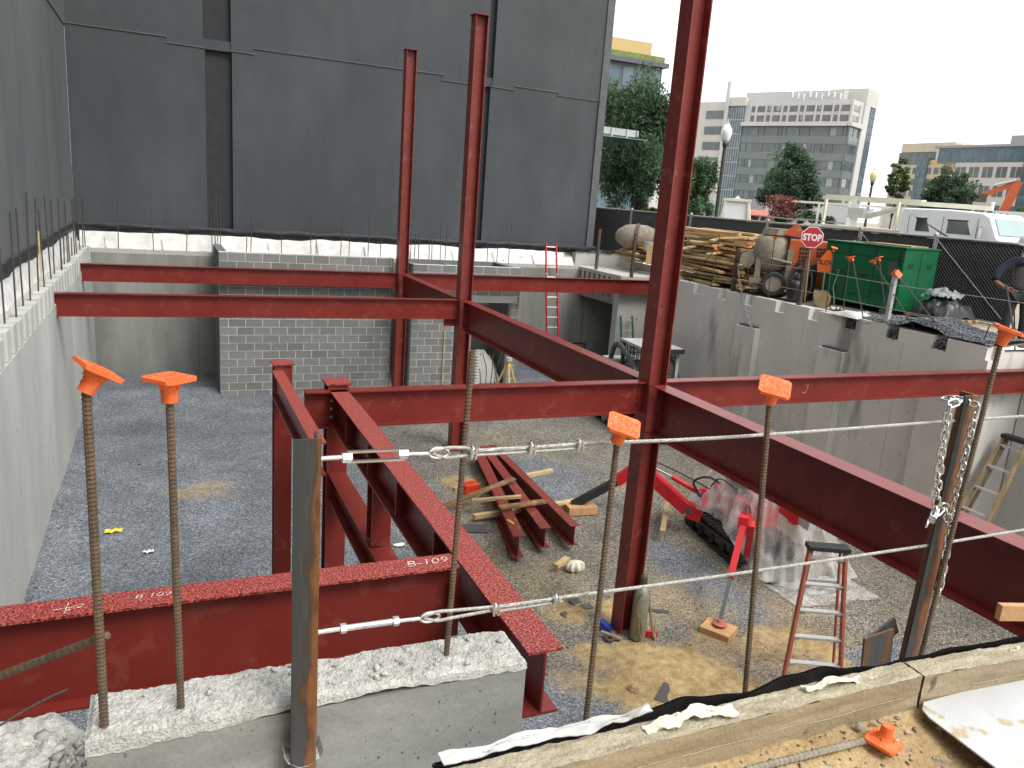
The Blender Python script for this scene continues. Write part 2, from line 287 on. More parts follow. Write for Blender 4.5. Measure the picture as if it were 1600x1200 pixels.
# ---------------------------------------------------------------- pit floor, gravel, sand
def sstep(a, b, x):
    t = min(1, max(0, (x-a)/(b-a))); return t*t*(3-2*t)
SAND = [(5.6, 7.0, 1.15, .8, 1.0), (5.2, 7.6, .8, .6, .9), (6.3, 6.4, .7, .8, .8), (5.1, 8.9, .5, .4, .9), (5.7, 8.6, .35, .5, .8), (.42, 13.75, .7, .6, .5), (7.4, 7.2, .55, .6, .75), (7.9, 7.0, .35, .8, .8),
        (5.1, 13.2, .5, .5, .6), (6.6, 7.3, .9, .7, .55), (7.0, 10.5, .8, .5, .3), (7.2, 6.0, .7, .6, .5), (4.6, 12.2, .6, .9, .4), (6.9, 8.6, 1.2, 1.0, .38), (5.2, 9.6, .9, .8, .35), (8.2, 7.6, .9, .9, .36), (4.7, 7.2, .7, .7, .5)]
BLUE = [(6.7, 13.2, .9, 1.3), (7.6, 9.4, .5, 1.0), (4.3, 6.3, .9, 1.2), (8.3, 6.6, 1.2, .35), (7.7, 8.3, .4, .5), (3.6, 6.9, .9, 1.2)]
def floor_z(x, y):
    z = -.32*sstep(2.4, 5.2, x)*sstep(13.5, 8.5, y)
    z += .035*nz((x, y, 1), .7) + .018*nz((x, y, 4), 2.1) + .008*nz((x, y, 9), 7)
    z += .09*math.exp(-((y-20.6)/.5)**2)*sstep(1.6, 1.1, x) + .05*math.exp(-((y-13.3+.1*x)/.35)**2)*sstep(3, 1.5, x)
    z += .12*sstep(-1.35, -1.75, x)*(.6+.5*nz((x, y, 2), 1.5))
    return z
def sand_at(x, y):
    s = 0
    for cx, cy, rx, ry, a in SAND:
        d = ((x-cx)/rx)**2 + ((y-cy)/ry)**2 + .9*nz((x, y, 3), 2.2) + .5*nz((x, y, 8), 6)
        s = max(s, a*sstep(1.7, .0, d))
    return s
def brown_at(x, y):
    b = sstep(2.6, 4.6, x + .8*nz((x, y, 5), .6)) * (.75 + .35*nz((x, y, 6), .9)) * sstep(21, 15, y)
    for cx, cy, rx, ry in BLUE:
        d = ((x-cx)/rx)**2 + ((y-cy)/ry)**2 + .5*nz((x, y, 7), 1.6); b *= 1 - .92*sstep(1.25, .5, d)
    return min(1, max(0, b))
X0, X1, Y0, Y1, ST = -1.78, 14.2, 2.2, 23.3, .11
nx, ny = int((X1-X0)/ST), int((Y1-Y0)/ST)
mb = MB(); sand = []; brown = []
for j in range(ny+1):
    for i in range(nx+1):
        x = X0+(X1-X0)*i/nx; y = Y0+(Y1-Y0)*j/ny; s = sand_at(x, y)
        mb.v.append(V((x, y, floor_z(x, y) + .05*s))); sand.append(s); brown.append(brown_at(x, y))
k = nx+1; mb.f = [(j*k+i, j*k+i+1, (j+1)*k+i+1, (j+1)*k+i) for j in range(ny) for i in range(nx)]
def floor_mat():
    m = bpy.data.materials.new('gravel_and_sand'); m.use_nodes = True; t = m.node_tree; L = t.links.new
    b = t.nodes['Principled BSDF']; b.inputs['Roughness'].default_value = .92; b.inputs['Specular IOR Level'].default_value = .2
    tc = N(t, 'ShaderNodeTexCoord')
    vo = N(t, 'ShaderNodeTexVoronoi'); vo.inputs['Scale'].default_value = 58; L(tc.outputs['Object'], vo.inputs[0])
    sx = N(t, 'ShaderNodeSeparateColor'); L(vo.outputs['Color'], sx.inputs[0])
    def ramp(cols):
        r = N(t, 'ShaderNodeValToRGB'); e = r.color_ramp.elements
        while len(e) < len(cols): e.new(.5)
        for i, (p, c) in enumerate(cols): e[i].position = p; e[i].color = (*c, 1)
        return r
    grey = ramp([(0, (.075, .085, .099)), (.45, (.142, .158, .18)), (.8, (.225, .246, .27)), (1, (.36, .37, .375))]); L(sx.outputs[0], grey.inputs[0])
    brn = ramp([(0, (.075, .063, .045)), (.45, (.185, .155, .11)), (.8, (.29, .255, .19)), (1, (.43, .39, .31))]); L(sx.outputs[0], brn.inputs[0])
    n1 = N(t, 'ShaderNodeTexNoise'); n1.inputs['Scale'].default_value = 9; n1.inputs['Detail'].default_value = 8; L(tc.outputs['Object'], n1.inputs[0])
    snd = ramp([(.3, (.28, .19, .085)), (.55, (.41, .3, .15)), (.8, (.52, .42, .25))]); L(n1.outputs[0], snd.inputs[0])
    ab = N(t, 'ShaderNodeAttribute', attribute_name='brown'); a_s = N(t, 'ShaderNodeAttribute', attribute_name='sand')
    m1 = N(t, 'ShaderNodeMix', data_type='RGBA'); L(ab.outputs['Fac'], m1.inputs[0]); L(grey.outputs[0], m1.inputs[6]); L(brn.outputs[0], m1.inputs[7])
    # sand lies between the stones first, then covers them
    n2 = N(t, 'ShaderNodeTexNoise'); n2.inputs['Scale'].default_value = 26; n2.inputs['Detail'].default_value = 5; L(tc.outputs['Object'], n2.inputs[0])
    ad = N(t, 'ShaderNodeMath', operation='ADD'); L(a_s.outputs['Fac'], ad.inputs[0]); L(n2.outputs[0], ad.inputs[1])
    mr = N(t, 'ShaderNodeMapRange'); mr.inputs[1].default_value = .74; mr.inputs[2].default_value = 1.22; L(ad.outputs[0], mr.inputs[0])
    m2 = N(t, 'ShaderNodeMix', data_type='RGBA'); L(mr.outputs[0], m2.inputs[0]); L(m1.outputs[2], m2.inputs[6]); L(snd.outputs[0], m2.inputs[7]); n6 = N(t, 'ShaderNodeTexNoise'); n6.inputs['Scale'].default_value = 1.1; n6.inputs['Detail'].default_value = 6; L(tc.outputs['Object'], n6.inputs[0]); mr6 = N(t, 'ShaderNodeMapRange'); mr6.inputs[1].default_value = .32; mr6.inputs[2].default_value = .68; mr6.inputs[3].default_value = .88; mr6.inputs[4].default_value = 1.32; L(n6.outputs[0], mr6.inputs[0]); vm6 = N(t, 'ShaderNodeVectorMath', operation='SCALE'); L(m2.outputs[2], vm6.inputs[0]); L(mr6.outputs[0], vm6.inputs['Scale']); L(vm6.outputs[0], b.inputs['Base Color'])
    mi = N(t, 'ShaderNodeMath', operation='SUBTRACT'); mi.inputs[0].default_value = 1; L(vo.outputs['Distance'], mi.inputs[1])
    bp = N(t, 'ShaderNodeBump'); bp.inputs['Strength'].default_value = .8; bp.inputs['Distance'].default_value = .02; L(mi.outputs[0], bp.inputs['Height'])
    bp2 = N(t, 'ShaderNodeBump'); bp2.inputs['Strength'].default_value = .5; bp2.inputs['Distance'].default_value = .02; L(n2.outputs[0], bp2.inputs['Height']); L(bp.outputs[0], bp2.inputs['Normal'])
    L(bp2.outputs[0], b.inputs['Normal']); return m
fl = mb.build('pit_floor', floor_mat(), smooth=True, kind='structure')
for nm, arr in (('sand', sand), ('brown', brown)):
    a = fl.data.attributes.new(nm, 'FLOAT', 'POINT'); a.data.foreach_set('value', arr)
fl['label'] = 'grey gravel pit floor with patches of yellow sand'
def scatter_stones(name, pts, size, cols, parent=None, zfun=None, label=None):
    """many irregular little stones in one mesh; pts (n,3), size (n,), cols (n,3)"""
    n = len(pts); base = np.array([(1, 0, 0), (-1, 0, 0), (0, 1, 0), (0, -1, 0), (0, 0, 1), (0, 0, -1)], float)
    fa = np.array([(0, 2, 4), (2, 1, 4), (1, 3, 4), (3, 0, 4), (2, 0, 5), (1, 2, 5), (3, 1, 5), (0, 3, 5)])
    sc = RNG.uniform(.55, 1.25, (n, 6, 1))*size[:, None, None]; jit = RNG.normal(0, .22, (n, 6, 3))*size[:, None, None]
    ang = RNG.uniform(0, 6.28, n); c, s = np.cos(ang), np.sin(ang)
    b = base[None]*sc + jit; b[:, :, 2] *= .7
    x = b[:, :, 0]*c[:, None] - b[:, :, 1]*s[:, None]; y = b[:, :, 0]*s[:, None] + b[:, :, 1]*c[:, None]
    vv = np.stack([x, y, b[:, :, 2]], 2) + pts[:, None, :]
    ff = (fa[None] + (np.arange(n)*6)[:, None, None]).reshape(-1, 3)
    me = bpy.data.meshes.new(name); me.vertices.add(n*6); me.vertices.foreach_set('co', vv.reshape(-1).astype('f'))
    me.loops.add(len(ff)*3); me.loops.foreach_set('vertex_index', ff.reshape(-1).astype('i'))
    me.polygons.add(len(ff)); me.polygons.foreach_set('loop_start', (np.arange(len(ff))*3).astype('i'))
    a = me.color_attributes.new('tint', 'FLOAT_COLOR', 'POINT')
    cc = np.concatenate([np.repeat(cols, 6, 0), np.ones((n*6, 1))], 1); a.data.foreach_set('color', cc.reshape(-1).astype('f'))
    me.materials.append(M['stone']); me.update(); me.validate()
    o = bpy.data.objects.new(name, me); COL.objects.link(o); o['kind'] = 'stuff'
    if parent: o.parent = parent
    if label: o['label'] = label; o['category'] = 'gravel'
    return o
pp = []; cc = []; ss = []
while len(pp) < 88000:
    x = random.uniform(-1.7, 11.5); y = 3.2 + 17*random.random()**1.5
    s = sand_at(x, y)
    if random.random() < 1.25*s: continue
    b = brown_at(x, y); t = random.random()**1.3
    g = .085+.24*t; c = (g*.95, g*1.02, g*1.12); d = ((.05+.33*t)*1.04, (.05+.33*t)*.93, (.05+.33*t)*.76)
    pp.append((x, y, floor_z(x, y)+.05*s+.003)); ss.append(random.uniform(.006, .013)*(1 if random.random() < .97 else 2)); cc.append([c[i]*(1-b)+d[i]*b for i in range(3)])
scatter_stones('gravel', np.array(pp), np.array(ss), np.array(cc), label='loose crushed stone spread over the pit floor')
# ---------------------------------------------------------------- street level ground (one sheet round the pit, out to the horizon)
def gz(x, y): return 3.5 + .12*sstep(12.2, 13.4, x)*sstep(30, 16, y) + .05*sstep(16, 10, y)
mb = MB()
xs = [-1500, -60, -2.3, 5, 12.35, 13.0, 14.2, 16, 20, 30, 60, 200, 1500]; ys = [-900, -60, -4, 1.2, 2.2, 5, 8.32, 11, 14, 17.6, 20, 23.65, 26, 30, 45, 90, 300, 1800]
for j in range(len(ys)-1):
    for i in range(len(xs)-1):
        xa, xb, ya, yb = xs[i], xs[i+1], ys[j], ys[j+1]
        if xa >= -2.3 and xb <= 12.35 and ya >= 1.2 and yb <= 23.65: continue      # the pit
        if xa >= 12.35 and xb <= 14.2 and ya >= 17.6 and yb <= 23.65: continue     # the side bay of the pit
        if xa >= 12.35 and xb <= 13.0 and ya >= 1.2 and yb <= 8.32: continue      # the set-back corner
        dz = -.25 if (yb <= 1.2 and xb <= 12.35 and ya >= -4 and xa >= -2.3) else 0
        mb.add([(xa, ya, gz(xa, ya)+dz), (xb, ya, gz(xb, ya)+dz), (xb, yb, gz(xb, yb)+dz), (xa, yb, gz(xa, yb)+dz)], [(0, 1, 2, 3)])
M['ground'] = pmat('pale_dusty_ground', [(.3, (.2, .175, .13)), (.5, (.3, .26, .19)), (.72, (.4, .355, .27))], scale=.8, rough=.95, bump=.5, bscale=12, fine=.14, fscale=40)
mb.build('ground', M['ground'], kind='structure')
M['road'] = pmat('asphalt', two((.055, .055, .056)), scale=1, rough=.9, bump=.2)
mb = MB(); mb.add([(17.5, -200, 3.63), (60, -200, 3.63), (60, 400, 3.63), (17.5, 400, 3.63)], [(0, 1, 2, 3)]); mb.build('road', M['road'], kind='structure')
# sandy dirt in front of the pit, where the photographer stands
M['dirt'] = pmat('sandy_dirt', [(.28, (.26, .17, .08)), (.5, (.42, .3, .155)), (.72, (.54, .42, .25))], scale=2.6, detail=9, rough=.95, bump=.9, bscale=24, fine=.2, fscale=70, spots=((.2, .17, .13), 5, .66))
def dirt_z(x, y):
    z = 3.3 + .02*nz((x, y, 1), 1.6) + .02*nz((x, y, 2), 5) + .012*nz((x, y, 3), 14) + .006*nz((x, y, 5), 34)
    return z + .05*sstep(1.75, 2.0, y + .065*(x-2)) - .25*sstep(1.0, -.4, x)
mb = MB(); mb.grid(lambda u, v: V((-3+9*u, -3+5.15*v, dirt_z(-3+9*u, -3+5.15*v))), 230, 140); mb.build('dirt_bank', M['dirt'], smooth=True, kind='structure')
pp = []; cc = []; ss = []
for i in range(2600):
    x, y = random.uniform(1.2, 5), random.uniform(.6, 1.98); g = random.uniform(.12, .5); s = random.uniform(.003, .011) if random.random() < .94 else random.uniform(.012, .022)
    pp.append((x, y, dirt_z(x, y)+.3*s)); ss.append(s); cc.append((g*1.02, g*.86, g*.6))
scatter_stones('dirt_crumbs', np.array(pp), np.array(ss), np.array(cc), label='small clods and pebbles on the sandy dirt by the timber kerb')

# ---------------------------------------------------------------- concrete walls of the pit
def wall_panels(root, axis, a0, a1, step, face, back, z0, z1, mat, name='panel', off=0.0, rows=None, ties=True):
    """form-work panels of a poured wall; axis 'x' or 'y' is the run, face/back are the other coordinate; rows = z joints"""
    a = a0+off; rows = rows or [z0, z1]; meshes = 0
    edges = [a0]
    while a + step < a1 - .1: a += step; edges.append(a)
    edges.append(a1); sgn = 1 if face > back else -1
    for i in range(len(edges)-1):
        for r in range(len(rows)-1):
            p = random.uniform(0, .006)*sgn; g = .0035
            mb = MB()
            if axis == 'y': mb.mm(min(face+p, back), max(face+p, back), edges[i]+g, edges[i+1]-g, rows[r]+(g if r else 0), rows[r+1])
            else: mb.mm(edges[i]+g, edges[i+1]-g, min(face+p, back), max(face+p, back), rows[r]+(g if r else 0), rows[r+1])
            mb.build(name, mat, root, w=True)
            if ties and r == 0:
                for q in (.22, .78):
                    for zt in (.55, 1.35, 2.15, 2.8):
                        e_ = edges[i]+(edges[i+1]-edges[i])*q; f_ = face+p
                        a_, b_ = ((f_-.004*sgn, e_, zt), (f_+.0015*sgn, e_, zt)) if axis == 'y' else ((e_, f_-.004*sgn, zt), (e_, f_+.0015*sgn, zt))
                        MB().tube(a_, b_, .014, 8).build('tie_hole', M['tie'], root, w=True)
M['tie'] = pmat('tie_hole_grout', two((.2, .2, .185)), rough=.9)
lw = thing('retaining_wall', 'pale grey concrete retaining wall along the left side with notched top', 'wall', (-1.85, 12, 0))
wall_panels(lw, 'y', 2.2, 22.8, 1.83, -1.72, -2.02, -.5, 3.02, M['conc_left'], off=.85)
MB().mm(-2.02, -1.88, 2.2, 22.8, 3.02, 3.36).build('ledge', M['conc_rough'], lw, w=True)
y = 9.2
while y < 22.6:
    mb = MB(); c = random.uniform(-.02, .02); tp = 3.38+random.uniform(-.02, .025)
    mb.prism([(-1.88, y+c, 3.022), (-1.72, y+c+.02, 3.022), (-1.72, y+c+.27, 3.022), (-1.88, y+c+.3, 3.022)], (0, 0, tp-3.022)); soft(mb.build('tooth', M['conc_left'], lw, w=True), .015); y += .47
MB().mm(-2.05, -2.022, 2.2, 22.9, -.5, 3.3).build('backing', M['conc_left'], lw, w=True)
bw = thing('retaining_wall', 'stained grey concrete back wall below the charcoal building', 'wall', (3, 22.9, 0))
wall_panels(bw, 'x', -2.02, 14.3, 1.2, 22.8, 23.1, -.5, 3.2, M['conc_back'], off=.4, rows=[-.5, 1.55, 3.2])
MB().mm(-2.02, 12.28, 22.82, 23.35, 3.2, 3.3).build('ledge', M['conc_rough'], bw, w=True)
rw = thing('retaining_wall', 'grey concrete retaining wall along the right side with pilasters', 'wall', (12.1, 10, 0))
wall_panels(rw, 'y', 8.32, 17.6, 1.22, 12.0, 12.32, -.6, 3.34, M['conc_wall'], off=.4)
MB().mm(12.16, 12.34, 8.32, 17.6, 3.34, 3.56).build('ledge', M['conc_wall'], rw, w=True)
y = 8.38
while y < 17.2:
    mb = MB(); mb.mm(12.004, 12.158, y, y+.72, 3.342, 3.56+random.uniform(-.012, .012)); mb.build('tooth', M['conc_wall'], rw, w=True); y += .98
for ya, yb, zt in ((11.1, 11.75, 2.9), (13.62, 14.28, 2.9), (8.7, 9.3, 2.9)):
    mb = MB(); mb.mm(11.84, 11.998, ya, yb, -.5, zt); soft(mb.build('pilaster', M['conc_wall'], rw, w=True), .012)
    mb = MB(); mb.mm(11.86, 11.99, ya+.06, yb-.08, zt+.001, zt+.035); mb.build('bearing_plate', M['dkgrey'], rw, w=True)
jw = thing('retaining_wall', 'pale set-back concrete wall at the right edge behind the wooden ladder', 'wall', (13.1, 5, 0))
wall_panels(jw, 'y', 2.2, 8.31, 1.22, 13.0, 13.3, -.6, 3.45, M['conc_wall'], off=.4)
MB().mm(12.33, 13.3, 8.33, 8.6, -.6, 3.46).build('return_panel', M['conc_wall'], jw, w=True)
# the bay at the right end of the back wall: return wall, roofed vault
bay = thing('retaining_wall', 'short grey concrete return wall at the end of the right wall', 'wall', (13, 17.7, 0))
wall_panels(bay, 'x', 12.33, 14.2, 1.0, 17.62, 17.4, -.5, 3.5, M['conc_wall'])
MB().mm(14.2, 14.4, 17.4, 23.3, -.5, 3.5).build('side_panel', M['conc_wall'], bay, w=True)
va = thing('concrete_vault', 'pale concrete vault with thick roof slab and dark opening under it', 'vault', (13.2, 21.5, 0))
soft(MB().mm(12.28, 14.19, 20.16, 23.05, 2.95, 3.3).build('roof_slab', M['conc_new'], va, w=True), .012)
MB().mm(12.3, 14.18, 20.2, 20.5, -.3, 2.948).build('front_wall', M['conc_new'], va, w=True)
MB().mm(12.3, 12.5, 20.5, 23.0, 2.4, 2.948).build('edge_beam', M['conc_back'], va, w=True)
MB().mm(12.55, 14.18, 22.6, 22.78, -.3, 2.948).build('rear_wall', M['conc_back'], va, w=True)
for i in range(7):
    y = 20.75+i*.31; MB().mm(12.268+.029, 12.302, y, y+.13, 2.58+.02*random.random(), 2.86).build('patch', M['patch'], va, w=True)
    MB().mm(12.272, 12.281, y, y+.13, 2.97, 3.2).build('patch', M['patch'], va, w=True)
for x, z in ((12.62, 2.0), (13.0, 2.0), (12.62, .9), (13.0, .9), (13.3, 2.0)):
    MB().tube((x, 20.205, z), (x, 20.19, z), .025, 8).build('tie_hole', M['dkgrey'], va, w=True)
pw = thing('parapet_wall', 'low pale concrete wall behind the vault slab under black membrane', 'wall', (13.2, 23.3, 3.3))
MB().mm(12.29, 14.9, 23.12, 23.4, 3.1, 3.75).build('wall_body', M['conc_new'], pw, w=True)
MB().sheet(lambda u, v: V((12.0+2.9*u, 23.08+.36*v, 3.79+.05*nz((u*9, v*2, 3))+.04*nz((u*25, v*4, 1)))), 50, 5, t=.05).build('membrane_flap', M['membrane'], pw, w=True)

# white filter fabric and black membrane along the building bases
def fabric(name, label, f0, f1, zb, zt, nu, par):
    """hanging sheet between two floor-plan lines f0(u) (foot) and f1(u) (head)"""
    t = thing(name, label, 'fabric', f0(.5))
    def fn(u, v):
        a, b = V(f0(u)), V(f1(u)); p = a.lerp(b, v); k = par*u
        hang = .05*nz((k*.7, 1, 2)) + .03*nz((k*2.1, 4, 2))
        out = .035*nz((k*1.2, v*2, 6)) + .02*nz((k*4, v*3, 9))
        n = (b-a).cross(V(f0(min(1, u+.01)))-V(f0(max(0, u-.01)))).normalized()
        return V((p.x, p.y, zb+(zt-zb)*v + hang*v)) + n*out
    MB().grid(fn, nu, 6).build('sheet', M['fabric'], t, w=True, smooth=True)
    return t
fb = fabric('filter_fabric', 'wrinkled white fabric strip along the top of the back wall', lambda u: (-2.0+14.2*u, 23.0, 3.3), lambda u: (-2.0+14.2*u, 23.38, 3.74), 3.29, 3.7, 190, 14)
for x in np.arange(-1.4, 12, 1.35): MB().bar((x, 23.2, 3.62), (x+.015, 22.99, 3.32), .03, .02).build('fold', M['fabric'], fb, w=True)
fabric('filter_fabric', 'torn white fabric strip along the top of the left wall', lambda u: (-1.99, 8+15*u, 3.36), lambda u: (-2.09, 8+15*u, 3.75), 3.35, 3.72, 200, 15)
def band(name, label, p0, p1, dz, amp):
    d = V(p1)-V(p0); n = V((-d.y, d.x, 0)).normalized()
    mb = MB(); mb.grid(lambda u, v: V(p0)+d*u + V((0, 0, (v-.5)*dz*(1+.5*nz((u*d.length*1.3, 3, 1)))+amp*nz((u*d.length*1.7, v, 5)))) + n*(.03*math.sin(v*math.pi)+.015*nz((u*d.length*3, v*2, 2))), int(d.length*9), 4)
    return tag(mb.build(name, M['membrane'], smooth=True), label, 'membrane')
band('membrane_strip', 'ragged black waterproofing strip under the back building wall', (13.2, 23.5, 3.83), (-2.1, 23.5, 3.83), .16, .05)
band('membrane_strip', 'ragged black waterproofing strip under the left building wall', (-2.08, 23.5, 3.83), (-2.08, 6, 3.83), .16, .06)

# ---------------------------------------------------------------- charcoal building (back wing) and its left wing
bb = thing('charcoal_building', 'tall windowless charcoal building closing the back of the pit', 'building', (5.5, 24, 3.4))
YB = 23.6
def cas(x):   # castellated lower edge of the upper render
    return 8.68 if x < .17 else 8.53 if x < 2.3 else 8.66 if x < 7.6 else 8.5 if x < 9.9 else 8.6 if x < 11.4 else 8.5
MB().mm(-2.12, 12.86, YB+.14, YB+7, 3.4, 18).build('core', M['char_dk'], bb, w=True)
for xa, xb in ((-2.12, 1.09), (1.76, 8.92), (9.14, 12.86)):
    MB().mm(xa, xb, YB, YB+.139, 3.4, 8.7).build('lower_panel', M['char'], bb, w=True)
for xa, xb in ((-2.12, 1.05), (1.74, 8.98), (9.2, 12.86)):
    br = sorted([xa, xb] + [q for q in (.17, 2.3, 7.6, 9.9, 11.4) if xa < q < xb]); poly = [(xa, YB-.018, 18), (xb, YB-.018, 18)]
    for q0, q1 in reversed(list(zip(br[:-1], br[1:]))):
        z = cas((q0+q1)/2); poly += [(q1, YB-.018, z), (q0, YB-.018, z)]
    MB().prism([(p[0], p[1], p[2]) for p in poly], (0, .15, 0)).build('upper_panel', M['char'], bb, w=True)
    for q0, q1 in zip(br[:-1], br[1:]):
        z = cas((q0+q1)/2); MB().prism([(q0-.03, YB-.026, z-.008), (q1+.03, YB-.026, z-.02), (q1+.03, YB-.026, z+.01), (q0-.03, YB-.026, z+.01)], (0, .036, 0)).build('drip_edge', M['char_rough'], bb, w=True)
for xa, xb, za in ((1.05, 1.74, 8.75), (8.98, 9.2, 8.75)):
    MB().mm(xa-.02, xb+.02, YB+.02, YB+.137, 8.5, za).build('recess_lintel', M['char'], bb, w=True)
MB().mm(12.87, 13.12, YB-.06, YB+7, 3.5, 18).build('corner_pilaster', M['char_rough'], bb, w=True)
for i in range(70):      # pale scuffs and chips in the paint
    x, z = random.uniform(-1.9, 12.7), 3.9+4.5*random.random()**1.6; l = random.uniform(.02, .16)
    if 1.0 < x < 1.8 or 8.8 < x < 9.25: continue
    MB().box((x, YB-.001, z), (l, .003, random.uniform(.006, .012)), Matrix.Rotation(random.uniform(-.3, .3), 3, 'Y')).build('scuff', M['char_rough'], bb, w=True)
lb = thing('charcoal_building', 'charcoal side wing of the building rising above the left wall', 'building', (-2.2, 10, 3.4))
MB().mm(-7, -2.12, -7, 23.58, 3.4, 8.6).build('lower_panel', M['char_skylit'], lb, w=True)
MB().mm(-7, -2.1, -7, 23.58, 8.615, 18).build('upper_panel', M['char_skylit'], lb, w=True)
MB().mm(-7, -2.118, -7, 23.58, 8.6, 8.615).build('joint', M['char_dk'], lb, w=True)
gc = thing('glass_canopy', 'small steel and green glass canopy projecting from the charcoal building', 'canopy', (13.2, 26, 7.6))
M['greenglass'] = glassmat('green_glass', (.12, .27, .22))
for k, y in enumerate((24.6, 27.0)): MB().bar((13.12, y, 7.75), (15.0, y, 7.72), .08, .22).build('arm', M['ltgrey'], gc, w=True)
MB().bar((15.0, 24.5, 7.72), (15.0, 27.1, 7.72), .06, .2).build('edge_beam', M['ltgrey'], gc, w=True)
MB().mm(13.13, 15.3, 24.3, 27.3, 7.52, 7.54).build('glass_pane', M['greenglass'], gc, w=True)
for x in (13.4, 14.0, 14.6): MB().tube((x, 24.55, 7.56), (x, 24.55, 7.84), .04, 8).build('fitting', M['galv'], gc, w=True)

# ---------------------------------------------------------------- concrete block walls
def block_wall(root, x0, x1, yf, z0, courses, th=.2, opening=None):
    meshes = {}
    MB().mm(x0+.004, x1-.004, yf+.002, yf+th, z0, z0+courses*.2-.004).build('mortar', M['mortar'], root, w=True) if not opening else None
    if opening:
        oa, ob, oz = opening
        MB().mm(x0+.004, oa-.004, yf+.002, yf+th, z0, z0+courses*.2-.004).build('mortar', M['mortar'], root, w=True)
        MB().mm(ob+.004, x1-.004, yf+.002, yf+th, z0, z0+courses*.2-.004).build('mortar', M['mortar'], root, w=True)
        MB().mm(oa-.003, ob+.003, yf+.002, yf+th, oz+.2, z0+courses*.2-.004).build('mortar', M['mortar'], root, w=True)
    ox, oy, oz0 = root.location
    for c in range(courses):
        z = z0+c*.2; segs = []; x = x0-(.2 if c % 2 else 0)
        while x < x1-.02:
            a, b = max(x, x0), min(x+.4, x1); x += .4
            if b-a < .05: continue
            if opening and z < opening[2]+.19 and b > opening[0]+.01 and a < opening[1]-.01:
                if a < opening[0]-.06: segs.append((a, opening[0]))
                if b > opening[1]+.06: segs.append((opening[1], b))
                continue
            segs.append((a, b))
        for a, b in segs:
            wd = round(b-a-.016, 3); mi = random.choices((0, 1, 2, 3), (5, 4, 2, 2))[0]
            if (wd, mi) not in meshes: meshes[(wd, mi)] = MB().box((0, 0, 0), (wd, .05, .186)).mesh('block', M['block'][mi])
            o = bpy.data.objects.new('block', meshes[(wd, mi)]); COL.objects.link(o); o.parent = root
            o.location = ((a+b)/2-ox, yf+.025-random.uniform(0, .004)-oy, z+.1-oz0)
c1 = thing('block_wall', 'grey concrete block wall in running bond left of the rear steel column', 'wall', (3.3, 20.2, 0))
block_wall(c1, 1.17, 5.43, 20.17, -.05, 18)
MB().mm(1.18, 1.38, 20.38, 22.78, 0, 3.53).build('return_wall', M['block'][2], c1, w=True)
MB().mm(1.17, 5.43, 20.171, 20.37, 3.552, 3.562).build('top_cap', M['mortar'], c1, w=True)
c2 = thing('block_wall', 'grey concrete block shaft with a dark doorway right of the rear column', 'wall', (7.6, 20.5, 0))
block_wall(c2, 6.05, 9.2, 20.45, 0, 17, opening=(7.8, 8.95, 2.4))
MB().mm(7.62, 9.13, 20.44, 20.648, 2.401, 2.595).build('lintel', M['conc_new'], c2, w=True)
for xa, xb, ya, yb in ((6.06, 6.26, 20.66, 22.3), (9.0, 9.2, 20.66, 22.3), (6.27, 8.99, 22.1, 22.3)): MB().mm(xa, xb, ya, yb, 0, 3.38).build('shaft_side', M['block'][2], c2, w=True)
MB().mm(7.4, 7.6, 20.66, 22.09, 0, 3.3).build('partition', M['block'][2], c2, w=True)

# ---------------------------------------------------------------- structural steel
def beam(name, label, p, q, dep, wid, mat=None, tf=.014, tw=.011, group=None, topmat=None):
    """wide-flange beam, p and q at the centre of its top"""
    p, q = V(p), V(q); t = thing(name, label, 'beam', (p+q)/2, 0, group); mat = mat or M['red']; d = V((0, 0, 1))
    MB().bar(p-d*tf/2, q-d*tf/2, wid, tf).build('top_flange', topmat or mat, t, w=True)
    MB().bar(p-d*(dep-tf/2), q-d*(dep-tf/2), wid, tf).build('bottom_flange', mat, t, w=True)
    MB().bar(p-d*dep/2, q-d*dep/2, tw, dep-2*tf-.001).build('web', mat, t, w=True)
    return t
def column(name, label, x, y, z0, z1, fw_=.26, dep=.26, tf=.016, tw=.012, cap=True, base=True, mat=None, ax='x', bolts=True):
    t = thing(name, label, 'column', (x, y, z0)); mat = mat or M['red_col']
    def b(x0, x1, y0, y1, za, zb):
        m = MB()
        return m.mm(x+x0, x+x1, y+y0, y+y1, za, zb) if ax == 'x' else m.mm(x+y0, x+y1, y+x0, y+x1, za, zb)
    for s in (-1, 1): b(min(s*dep/2, s*(dep/2-tf)), max(s*dep/2, s*(dep/2-tf)), -fw_/2, fw_/2, z0+.02, z1).build('flange', mat, t, w=True)
    b(-dep/2+tf+.0005, dep/2-tf-.0005, -tw/2, tw/2, z0+.02, z1).build('web', mat, t, w=True)
    if cap: b(-dep/2-.025, dep/2+.025, -fw_/2-.025, fw_/2+.025, z1+.0005, z1+.02).build('cap_plate', mat, t, w=True)
    if base:
        b(-dep/2-.07, dep/2+.07, -fw_/2-.07, fw_/2+.07, z0, z0+.0195).build('base_plate', M['mud'] if z0 < -.2 else mat, t, w=True)
        for sx in (-1, 1):
            for sy in (-1, 1): MB().tube((x+sx*(dep/2+.035), y+sy*(fw_/2+.03), z0+.019), (x+sx*(dep/2+.035), y+sy*(fw_/2+.03), z0+.07), .012, 6).build('anchor_bolt', M['galv'], t, w=True)
    return t
XC = 5.61; TZ = 3.21
k1 = column('steel_column', 'tallest nearest red steel column with a gas cylinder at its foot', XC, 8.2, floor_z(XC, 8.2)+.02, 9.4)
k2 = column('steel_column', 'middle red steel column standing behind the bundle of loose beams', XC, 15.26, 0, 8.62)
k3 = column('steel_column', 'rear red steel column with a rust streak, beside the block wall', XC, 20.0, 0, 8.6)
